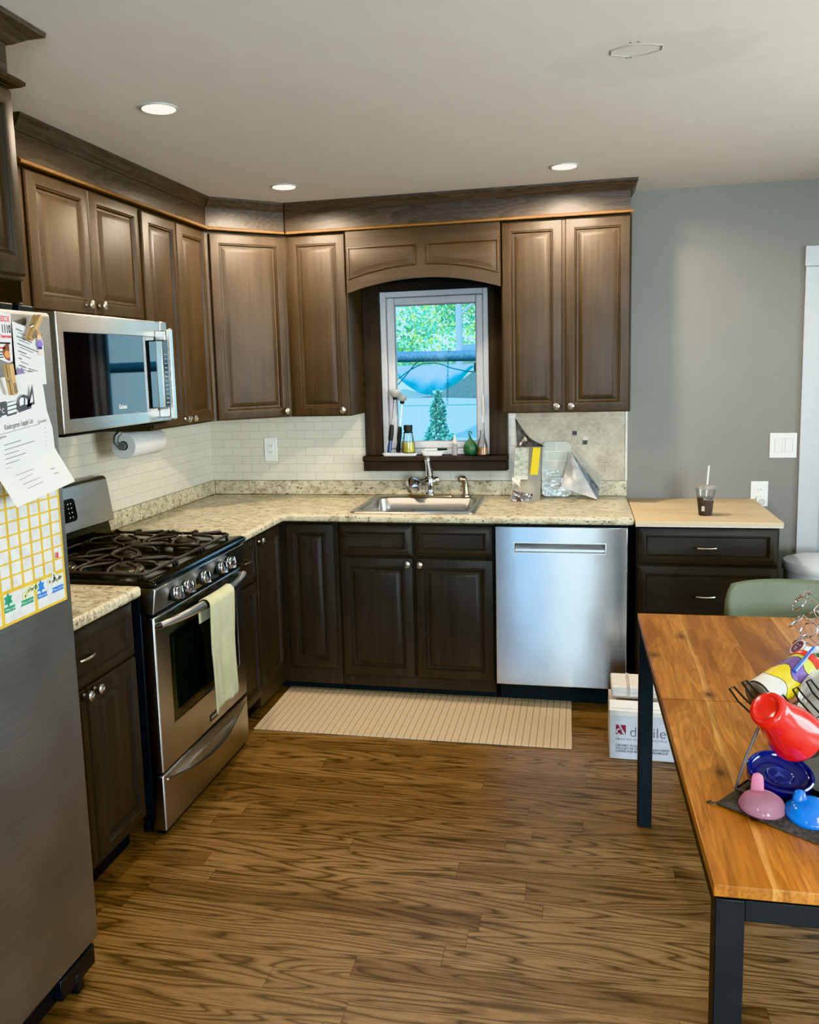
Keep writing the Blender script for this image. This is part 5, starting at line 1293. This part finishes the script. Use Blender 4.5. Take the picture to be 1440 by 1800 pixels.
# clear printed tumbler lying behind it
t = thing('printed_tumbler', 'clear tumbler with yellow and purple print lying on the rack behind the red tumbler', 'cup', (2.47, -2.67, .92))
Mp = aim((2.405, -2.742, .905), (.70, .55, .22)); Ltm = .150
b = MB(); b.shell([(.0, 0), (.031, 0), (.033, .004), (.0375, Ltm)], Mp, 36); b.build('tumbler_body', M_clear, t)
def patch(b, a0, a1, f0, f1, r_off, N=28):
    vs = []; fs = []
    for k in range(N+1):
        u = k/N; a = a0+(a1-a0)*u
        for h in (f0(u), f1(u)): r = .0333+.0042*h/Ltm+r_off; vs.append(Mp @ Vector((r*math.cos(a), r*math.sin(a), h)))
    for k in range(N): fs.append((2*k, 2*k+2, 2*k+3, 2*k+1))
    b.add(vs, fs)
b = MB()
b.mat(0).lathe([(0, .002), (.0305, .002), (.0305, .0035), (0, .0035)], Mp, 30)
patch(b.mat(0), 0, 2*PI, lambda u: .006, lambda u: .045+.006*math.sin(u*19), .0004)
patch(b.mat(1), 0, 2*PI, lambda u: .047+.006*math.sin(u*19), lambda u: .082+.010*math.sin(u*25+1), .0004)
patch(b.mat(2), 0, 2*PI, lambda u: .084+.010*math.sin(u*25+1), lambda u: .118+.009*math.sin(u*22+2), .0004)
patch(b.mat(3), 0, 2*PI, lambda u: .120+.009*math.sin(u*22+2), lambda u: .140, .0004)
b.build('print_band', [simple('print_white', (.72, .70, .64), .4), simple('print_yellow', (.78, .62, .03), .35), simple('print_violet', (.17, .10, .30), .35), simple('print_lime', (.55, .56, .10), .35)], t, ang=180)
b = MB(); b.lathe([(.0388, Ltm-.012), (.0400, Ltm-.010), (.0400, Ltm+.004), (.030, Ltm+.010), (0, Ltm+.011)], Mp, 30); b.build('lid', simple('red_lid_plastic', (.62, .05, .035), .3), t)
P = lambda x, y, z: Mp @ Vector((x, y, z))
b = MB(); b.tube([P(-.026, .030, .085), P(-.004, .038, .175)], .0045, 8); b.build('straw', simple('blue_straw', (.03, .12, .45), .3), t)
b = MB(); b.tube([P(.02, .01, Ltm+.008), P(.034, .012, Ltm+.040)], .0035, 7); b.tube([P(.00, .02, Ltm+.008), P(.016, .022, Ltm+.042)], .0035, 7); b.build('white_straw', M_plastic, t)
# green tumbler with white rim
t = thing('green_tumbler', 'translucent green tumbler with white rim standing behind the dish rack', 'cup', (2.60, -2.475, TZ))
Mg = T(2.600, -2.475, TZ+.0008)
b = MB(); b.shell([(.0, 0), (.030, 0), (.032, .003), (.043, .160)], Mg, 36); b.build('tumbler_body', gtint('green_clear_plastic', (.42, .62, .45), (.16, .30, .19), .45), t)
b = MB(); b.shell([(.0428, .150), (.0445, .152), (.0455, .166), (.044, .168), (.042, .160), (.0425, .150)], Mg, 36); b.build('rim', M_plastic, t)
b = MB(); b.tube([(2.565, -2.50, TZ+.146), (2.56, -2.508, TZ+.155)], .012, 10); 
# frosted bowl
t = thing('frosted_bowl', 'round frosted clear plastic bowl propped on the dish rack at the right edge', 'bowl', (2.54, -2.74, .90))
Mb = aim((2.556, -2.758, .905), (-.22, -.80, .50))
b = MB(); b.shell([(.0, -.062), (.045, -.062), (.055, -.055), (.070, -.004), (.075, -.002), (.077, .002), (.075, .005), (.070, .003), (.0655, -.006), (.050, -.054), (.0, -.058)], Mb, 44); b.build('bowl_body', gtint('milky_clear_plastic', (.92, .90, .86), (.82, .79, .73), .48), t, ang=60)
# navy lid, pink lid, blue lid, grey plate, cyan lid
def disc(name, label, cat, M, prof, m, loc, group=None):
    t = thing(name, label, cat, loc, group); b = MB(); b.lathe(prof, M, 44); b.build('rim_dish', m, t, ang=40); return t
navy = NT('navy_blue_plastic_lid'); nz = navy.noise(navy.coord(), 40, 2); navy.p(col=navy.ramp(nz, [(.3, (.004, .006, .085)), (.7, (.008, .011, .125))]), rough=.14, coat=.3)
Mn = T(2.428, -2.852, .7875) @ RX(.25) @ RY(.06)
t = disc('navy_lid', 'round navy blue plastic lid lying face up in the dish rack', 'lid', Mn, [(0, -.010), (.054, -.010), (.060, -.006), (.0615, .002), (.0615, .012), (.059, .0145), (.056, .013), (.054, .006), (.050, .003), (.026, .0025), (.025, .0038), (.0235, .0025), (0, .0022)], navy.m, (2.428, -2.852, .78))
b = MB(); b.lathe([(.0235, .0031), (.0225, .0036), (.0215, .0031)], Mn, 32); b.add([Mn @ Vector(p) for p in ((-.012, -.008, .0032), (.0, .012, .0032), (.012, -.008, .0032), (0, -.003, .0032))], [(0, 1, 2, 3)]); b.build('embossed_mark', simple('pale_navy', (.05, .06, .26), .3), t)
pink = NT('pink_clear_plastic'); 
Mp2 = T(2.381, -2.938, .7655) @ RX(.10) @ RZ(-.3)
t = thing('pink_sippy_lid', 'translucent pink sippy cup lid with raised spout on the drying mat', 'lid', (2.381, -2.938, .765))
pm = gtint('pink_translucent', (1, .68, .78), (.95, .52, .68), .55)
b = MB(); b.shell([(.0405, -.002), (.042, .001), (.041, .005), (.036, .015), (.027, .022), (.014, .0255), (0, .026)], Mp2, 40, 1.0, .92); b.build('lid_dome', pm, t, ang=60)
b = MB(); Ms2 = Mp2 @ T(-.012, .018, .014) @ RX(.12); b.lathe([(.0125, 0), (.0115, .018), (.0105, .034), (.0085, .042), (.004, .0455), (0, .046)], Ms2, 22, 1, .62); b.build('spout', pm, t, ang=60)
Mb2 = T(2.461, -2.957, .7655) @ RX(.10)
bl = NT('bright_blue_plastic'); nz = bl.noise(bl.coord(), 40, 2); bl.p(col=bl.ramp(nz, [(.3, (.004, .16, .62)), (.7, (.006, .20, .74))]), rough=.15, coat=.3)
t = thing('blue_sippy_lid', 'bright blue domed sippy cup lid on the drying mat', 'lid', (2.461, -2.957, .765))
b = MB(); b.shell([(.043, -.002), (.045, .002), (.0445, .008), (.039, .012), (.036, .018), (.026, .025), (.013, .0285), (0, .029)], Mb2, 40); b.build('lid_dome', bl.m, t, ang=50)
b = MB(); b.lathe([(.0125, 0), (.0115, .010), (.009, .017), (.004, .0205), (0, .021)], Mb2 @ T(-.018, .012, .021) @ RX(-.15), 20); b.build('spout', bl.m, t, ang=60)
disc('grey_plate', 'dull grey metal plate lying in the rack beside the wire basket', 'plate', T(2.545, -2.825, .7725) @ RX(.10), [(0, 0), (.058, 0), (.074, .006), (.076, .008), (.073, .0085), (.056, .0035), (0, .003)], simple('dull_grey_metal', (.20, .195, .19), .35, .5), (2.545, -2.825, .772))
disc('cyan_lid', 'cyan blue lid at the right edge between navy and bright blue lids', 'lid', T(2.535, -2.892, .778) @ RX(.15), [(0, -.002), (.036, -.002), (.038, .002), (.038, .010), (.035, .012), (.033, .004), (0, .003)], simple('cyan_plastic', (.03, .42, .66), .2), (2.535, -2.892, .775))

# coffee pod carousel
AX, AY = 2.742, -2.035
t = thing('pod_carousel', 'chrome wire coffee pod carousel on the table at the right edge', 'pod holder', (AX, AY, TZ))
b = MB(); b.lathe([(.085, .001), (.088, .004), (.085, .008), (.02, .012), (.012, .02)], T(AX, AY, TZ), 36); b.build('base', M_chrome, t)
b = MB(); b.tube([(AX, AY, TZ+.018), (AX, AY, TZ+.235)], .005, 10); b.ball((AX, AY, TZ+.238), .009, 12, 8); b.build('pole', M_chrome, t)
pod_M = None
for tier, (z, off) in enumerate(((.792, 190), (.855, 162), (.918, 186))):
    for k in range(7):
        a = math.radians(off+k*360/7); d = Vector((math.cos(a), math.sin(a), 0)); c = Vector((AX, AY, z))+d*.100
        Mr = aim(c, d*.72+Vector((0, 0, .69)))
        b = MB(); b.tube([Mr @ Vector((.0245*math.cos(2*PI*i/24), .0245*math.sin(2*PI*i/24), 0)) for i in range(24)], .0023, 7, True)
        b.tube([Vector((AX, AY, z-.006))+d*.004, Vector((AX, AY, z-.004))+d*.05, Mr @ Vector((0, -.0245, 0)) if (Mr @ Vector((0, -.0245, 0))-Vector((AX, AY, z))).length < (Mr @ Vector((0, .0245, 0))-Vector((AX, AY, z))).length else Mr @ Vector((0, .0245, 0))], .0016, 6)
        b.build('ring', M_chrome, t)
        if tier == 0 and k == 0: pod_M = Mr
t = thing('coffee_pod', 'coffee pod with purple foil lid seated in the lowest carousel ring', 'coffee pod', tuple(pod_M.to_translation()))
b = MB(); b.lathe([(.0165, -.038), (.0175, -.036), (.0215, .0015), (.0255, .0028), (.0258, .0042), (.0245, .005), (.0, .005)], pod_M, 32); b.build('pod_cup', simple('pale_pod_plastic', (.62, .60, .60), .35), t)
b = MB(); b.lathe([(.0205, .0052), (.0200, .0060), (0, .0062)], pod_M, 32); fl = b.build('foil_lid', simple('purple_foil', (.15, .045, .085), .3, var=.35, vscale=120), t)
b = MB()
for dx, dy, w, h in ((-.006, .007, .005, .004), (.008, .008, .005, .004), (0, -.003, .014, .0022), (.002, -.009, .010, .0018)): b.add([pod_M @ Vector((dx+sx*w*.5, dy+sy*h*.5, .0066)) for sx, sy in ((-1, -1), (1, -1), (1, 1), (-1, 1))], [(0, 1, 2, 3)])
b.build('lid_print', M_paper, fl, smooth=False)

# ------------------------------------------------------------------ outside the window
gr = NT('yard_grass'); nz = gr.noise(gr.coord(), 6, 4); gr.p(col=gr.ramp(nz, [(.3, (.10, .14, .06)), (.7, (.20, .25, .11))]), rough=.9)
b = MB(); b.box(-14, 16, .16, 26, -.75, -.6); b.box(5.45, 20, -14, .16, -.75, -.6); b.box(-14, 5.45, -22, -7.96, -.75, -.6); struct(b.build('ground', gr.m)); 
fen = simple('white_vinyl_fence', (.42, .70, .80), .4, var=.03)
t = thing('vinyl_fence', 'white vinyl panel fence at the back of the yard, seen through the window', 'fence', (.4, 7, -.6))
for k in range(4):
    x = -3.55+k*1.85
    b = MB(); b.box(x-.06, x+.06, 6.96, 7.08, -.6, 1.26); b.box(x-.075, x+.075, 6.945, 7.095, 1.2605, 1.29); b.build('post', fen, t, bevel=.004)
    if k < 3:
        b = MB(); b.box(x+.0605, x+1.7895, 7.00, 7.04, -.5, 1.10)
        for j in range(10): b.box(x+.065+.172*j, x+.066+.172*j+.002, 6.996, 7.0, -.5, 1.10)
        b.build('panel', fen, t)
        b = MB(); b.box(x+.0605, x+1.7895, 6.98, 7.06, 1.1005, 1.19); b.box(x+.0605, x+1.7895, 6.98, 7.06, -.56, -.5005); b.build('rail', fen, t, bevel=.003)
def leaves(b, n, fn, size, rnd, nm=3):
    for k in range(n):
        c = Vector(fn(rnd)); d = Vector((rnd.gauss(0, 1), rnd.gauss(0, 1), rnd.gauss(0, .7))).normalized(); e = d.cross(Vector((rnd.gauss(0, 1), rnd.gauss(0, 1), rnd.gauss(0, 1)))).normalized()
        s_ = size*rnd.uniform(.6, 1.4); b.mat(rnd.randrange(nm)); b.add([c-d*s_, c+e*s_*.55, c+d*s_, c-e*s_*.55], [(0, 1, 2, 3)])
def leafm(name, c):
    t = NT(name); n = t.noise(t.coord(), 3, 2); t.p(col=t.ramp(n, [(.35, tuple(x*.75 for x in c)), (.65, c)]), rough=.6, sss=0)
    tl = t.n('BsdfTranslucent', ins={'Color': (*[min(1, x*1.5) for x in c], 1)}); mx = t.n('MixShader', ins={0: .45}); t.set(mx, 1, t.b.outputs[0]); t.set(mx, 2, tl.outputs[0]); t.t.links.new(mx.outputs[0], t.out.inputs[0]); return t.m
LM = [leafm('leaf_sea_green', (.16, .46, .30)), leafm('leaf_green', (.22, .46, .22)), leafm('leaf_yellow', (.62, .60, .16)), leafm('leaf_teal', (.18, .50, .40))]
SM = [leafm('shrub_dark', (.05, .20, .17)), leafm('shrub_mid', (.12, .34, .26)), leafm('shrub_light', (.26, .46, .36))]
rnd = random.Random(11)
def shrub(x, y, h, r, label, n):
    t = thing('arborvitae_shrub', label, 'shrub', (x, y, -.6), 'shrubs along the fence')
    def f(q):
        v = q.random()**.8; rr = r*(1-v)**.65*math.sqrt(q.random()); a = q.uniform(0, 2*PI); return (x+rr*math.cos(a)*(1+.2*math.sin(v*30)), y+rr*math.sin(a), -.5+(h-.05)*v)
    b = MB(); leaves(b, n, f, .030, rnd); b.build('foliage', SM, t, smooth=False)
    b = MB(); b.tube([(x, y, -.6), (x, y, -.6+h*.7)], [.05, .015], 8); b.build('trunk', simple('bark', (.10, .08, .06), .9), t)
shrub(.285, 6.1, 1.86, .34, 'small conical arborvitae shrub in front of the fence', 3200)
shrub(1.06, 6.0, 1.60, .36, 'second shrub at the right edge of the window view', 1400)
def tree(x, y, tr, h, cr, n, label, lean=0, off=0, yo=0):
    t = thing('yard_tree', label, 'tree', (x, y, -.6), 'trees beyond the fence')
    b = MB(); b.tube([(x, y, -.6), (x+lean*.3, y, 1.5), (x+lean*.6, y, 3.2), (x+lean, y, h)], [tr*1.25, tr, tr*.8, tr*.4], 12)
    for k in range(5):
        a = k*1.3+x; b.tube([(x+lean*.5, y, 2.4+.35*k), (x+lean*.5+.7*math.cos(a), y+.6*math.sin(a), 3.0+.4*k), (x+off*.6+1.5*math.cos(a)*(.6 if off else 1), y+1.1*math.sin(a), 3.4+.45*k)], [tr*.4, tr*.25, tr*.1], 7)
    b.build('trunk', simple('blue_grey_bark', (.30, .36, .40), .9), t)
    cs = [(x+off+rnd.uniform(-cr, cr), y+yo+rnd.uniform(-.9, .9), rnd.uniform(1.7, h+.6), rnd.uniform(.35, .8)) for _ in range(26)]
    def f(q):
        c = cs[q.randrange(len(cs))]; d = Vector((q.gauss(0, 1), q.gauss(0, 1), q.gauss(0, 1))).normalized()*c[3]*q.random()**.45; return (c[0]+d.x, c[1]+d.y, c[2]+d.z*.8)
    b = MB(); leaves(b, n, f, .040, rnd, 4); b.build('crown', LM, t, smooth=False)
tree(.14, 9.2, .060, 4.0, 1.0, 6000, 'yard tree with slim straight trunk right of centre in the window', 0, 0, 1.2)
tree(-2.5, 12.0, .12, 4.2, 1.2, 13000, 'leafy green tree filling the left of the window view', .3, 1.6)
tree(1.6, 12.0, .12, 4.2, .9, 2500, 'tree mostly hidden behind the right window stile', -.2)
# cross beam outside with cable and chain
t = thing('porch_beam', 'blue-grey round porch beam crossing the window view', 'beam', (1.0, 1.82, 1.68))
b = MB(); b.tube([(-.6, 1.82, 1.700), (2.8, 1.82, 1.664)], .040, 16); b.build('beam', simple('blue_grey_beam', (.055, .11, .16), .7, var=.35, vscale=60), t)
b = MB(); b.box(1.185, 1.9, 1.86, 1.95, 1.712, 1.765); b.build('bracket', simple('blue_grey_bracket', (.16, .24, .30), .6), t, bevel=.003)
for x in (-.5, 2.7): b = MB(); b.tube([(x, 1.82, -.6), (x, 1.82, 1.66)], .045, 12); b.build('post', M_darksteel, t)
cb = simple('dark_cable', (.02, .06, .07), .6)
t = thing('cable', 'thin dark cables drooping under the porch beam and down the window edge', 'cable', (.8, 1.76, 1.6))
b = MB(); b.tube([(.686, 1.765, 2.3), (.686, 1.765, 1.70), (.690, 1.765, 1.35)], .005, 6)
b.build('vertical_cable', cb, t)
b = MB(); b.tube([(.60, 1.765, 1.46), (.70, 1.765, 1.52), (.80, 1.765, 1.59), (.90, 1.765, 1.635), (1.0, 1.765, 1.635), (1.12, 1.765, 1.59), (1.22, 1.765, 1.567), (1.36, 1.765, 1.556)], .005, 6); b.build('drooping_cable', cb, t)
b = MB(); b.tube([(.60, 1.755, 1.43), (.70, 1.755, 1.475), (.76, 1.755, 1.54), (.82, 1.755, 1.61), (.86, 1.755, 1.65)], .005, 6); b.build('drooping_cable', cb, t)
t = thing('hanging_chain', 'chain hanging from a hook on the porch beam outside the window', 'chain', (1.08, 1.76, 1.6))
b = MB(); b.tube([(1.083, 1.775, 1.60)]+[(1.10+.020*math.cos(a), 1.775, 1.615+.020*math.sin(a)) for a in [PI+PI*k/8 for k in range(9)]][::-1]*0+[(1.083, 1.775, 1.64), (1.083, 1.80, 1.735), (1.09, 1.85, 1.735)], .0035, 6); b.build('hook', cb, t)
for k in range(9):
    zc = 1.585-.030*k; b = MB()
    pts = [(.0065*math.cos(a), .0, .0185*math.sin(a)) for a in [2*PI*i/14 for i in range(14)]]
    M = T(1.081-.0012*k, 1.775, zc) @ RZ(PI/2*(k % 2)+.25); b.tube([M @ Vector(p) for p in pts], .0026, 6, True); b.build('link', cb, t)
# shade sails / tarps beyond
t = thing('blue_tarp', 'sagging bright blue tarp beyond the fence', 'tarp', (-.25, 8.5, 1.4))
def tarp(u, v):
    xt = -1.5+1.95*u; low = min(1.60, 1.185+1.05*(xt+.2)**2)
    z = 1.64+(low-1.64)*v; return (xt, 8.5-.18*math.sin(PI*v)+.02*math.sin(u*40+v*6), z)
b = MB(); b.grid(tarp, 40, 12); b.build('sheet', simple('bright_blue_tarp', (.03, .55, .78), .7, var=.12, vscale=10, spec=.05), t, ang=180)
for x in (-1.52, .47): b = MB(); b.tube([(x, 8.52, -.6), (x, 8.52, 1.66)], .02, 8); b.build('pole', M_darksteel, t)
t = thing('grey_shade_sail', 'grey triangular shade sail over the fence at the right of the window', 'sail', (.55, 6.4, 1.3))
A_, B2, C2 = Vector((.02, 6.4, 1.222)), Vector((.70, 6.4, 1.545)), Vector((1.5, 6.4, 1.17))
def sail(u, v):
    p = A_+(B2-A_)*u; q = A_+(C2-A_)*u; r = p+(q-p)*v; s_ = math.sin(PI*u)*(1-v)*.07; return (r.x, r.y, r.z-s_*.8)
b = MB(); b.grid(sail, 18, 10); b.build('sheet', simple('grey_sail_cloth', (.10, .13, .135), .85, spec=.1), t, ang=180)
t = thing('neighbour_shed', 'pale gabled shed roof behind the fence, lower left of the window view', 'shed', (-.75, 9.2, -.6))
b = MB(); b.box(-1.45, -.30, 9.0, 10, -.6, 1.10); b.build('wall', simple('pale_shed_wall', (.62, .62, .58), .8), t)
b = MB(); b.prism_y([(-1.6, 1.10), (-.20, 1.10), (-.72, 1.36), (-1.0, 1.36)], 8.9, 10.05); b.build('roof', simple('pale_shed_roof', (.66, .64, .58), .8), t)
t = thing('white_outbuilding', 'white building strip just visible under the porch beam', 'building', (-.5, 15.5, -.6))
b = MB(); b.box(-4, 4, 15.5, 17, -.6, 1.76); b.build('wall', simple('white_siding', (.74, .76, .76), .7), t)
b = MB(); b.prism_y([(-4.2, 1.76), (4.2, 1.76), (3.4, 1.94), (-3.4, 1.94)], 15.3, 17.2); b.build('roof', simple('slate_roof', (.22, .28, .33), .8), t)

# ------------------------------------------------------------------ light
def light(name, typ, loc, energy, col, rot=None, target=None, **kw):
    l = bpy.data.lights.new(name, typ); l.energy = energy; l.color = col
    for k, v in kw.items(): setattr(l, k, v)
    o = bpy.data.objects.new(name, l); COL.objects.link(o); o.location = loc
    if target is not None: o.rotation_euler = (Vector(target)-Vector(loc)).to_track_quat('-Z', 'Y').to_euler()
    return o
WARM = (1, .82, .60)
for x, y in ((.74, -1.935), (.72, -.70), (1.974, -.676)):
    light('downlight_lamp', 'SPOT', (x, y, H-.012), EN_DOWN*(.78 if y < -1.5 else 1), WARM, target=(x, y, 0), spot_size=math.radians(172), spot_blend=.42, shadow_soft_size=.045)
for x, y in ((3.3, -4.7), (.9, -5.4), (3.2, -6.4)):
    light('rear_fill_lamp', 'SPOT', (x, y, H-.012), EN_REAR, (1, .88, .70), target=(x, y, 0), spot_size=math.radians(150), spot_blend=.6, shadow_soft_size=.05)  # unseen lamps added behind the camera as warm fill
light('rear_window_daylight', 'AREA', (1.42, YR-.3, 1.15), EN_W2, (.36, .66, 1), target=(1.42, 0, 1.0), shape='RECTANGLE', size=.42, size_y=1.95)
light('rear_window_daylight', 'AREA', (1.92, YR-.3, 1.15), EN_W3, (.85, .96, 1), target=(1.92, 0, 1.0), shape='RECTANGLE', size=.18, size_y=1.95)
light('rear_window_daylight', 'AREA', (3.7, YR-.3, 1.45), EN_W4, (.97, .98, 1), target=(3.0, 0, 3.2), shape='RECTANGLE', size=1.2, size_y=1.3)  # window lamp tilted upward on purpose to brighten the ceiling
light('side_window_daylight', 'AREA', (XR+.3, -2.7, 1.45), EN_SIDE, (1, .97, .92), target=(0, -2.7, 3.0), shape='RECTANGLE', size=2.4, size_y=1.35)  # also tilted up, so the ceiling gets more than real daylight would give
light('sun', 'SUN', (0, -5, 9), EN_SUN, (.52, .88, 1), target=(2.6, 4.5, 0), angle=math.radians(1.5))
w = bpy.data.worlds.new('sky'); scene.world = w; w.use_nodes = True
nt = w.node_tree; bg = nt.nodes['Background']; tc = nt.nodes.new('ShaderNodeTexCoord'); sp = nt.nodes.new('ShaderNodeSeparateXYZ'); cr = nt.nodes.new('ShaderNodeValToRGB')
nt.links.new(tc.outputs['Generated'], sp.inputs[0]); nt.links.new(sp.outputs[2], cr.inputs[0]); nt.links.new(cr.outputs[0], bg.inputs[0])
cr.color_ramp.elements[0].color = (.62, .90, 1, 1); cr.color_ramp.elements[0].position = .0; cr.color_ramp.elements[1].color = (.26, .58, 1, 1); cr.color_ramp.elements[1].position = .6
bg.inputs[1].default_value = EN_SKY

# ------------------------------------------------------------------ camera
yw, pt, rl = 0.22118388, -0.13232998, -0.02794059
F = Vector((-math.sin(yw)*math.cos(pt), math.cos(yw)*math.cos(pt), math.sin(pt))); rt = Vector((math.cos(yw), math.sin(yw), 0)); up = rt.cross(F)
Rv = rt*math.cos(rl)+up*math.sin(rl); Uv = -rt*math.sin(rl)+up*math.cos(rl)
cam = bpy.data.cameras.new('camera'); co = bpy.data.objects.new('camera', cam); COL.objects.link(co)
cam.sensor_fit = 'VERTICAL'; cam.sensor_height = 36; cam.lens = 1506.5957/1800*36; cam.shift_x = 32.8703/1800; cam.shift_y = -50.5174/1800
cam.clip_start = .05; cam.clip_end = 200
co.matrix_world = Matrix(((Rv.x, Uv.x, -F.x, 2.04932), (Rv.y, Uv.y, -F.y, -4.560856), (Rv.z, Uv.z, -F.z, 1.597893), (0, 0, 0, 1)))
scene.camera = co
scene.view_settings.view_transform = 'Khronos PBR Neutral'; scene.view_settings.look = 'None'; scene.view_settings.exposure = EXPO; scene.view_settings.gamma = 1.0
scene.cycles.caustics_reflective = False; scene.cycles.caustics_refractive = False; scene.cycles.sample_clamp_indirect = 4; scene.cycles.max_bounces = 10
scene.cycles.use_denoising = True; scene.cycles.transparent_max_bounces = 16
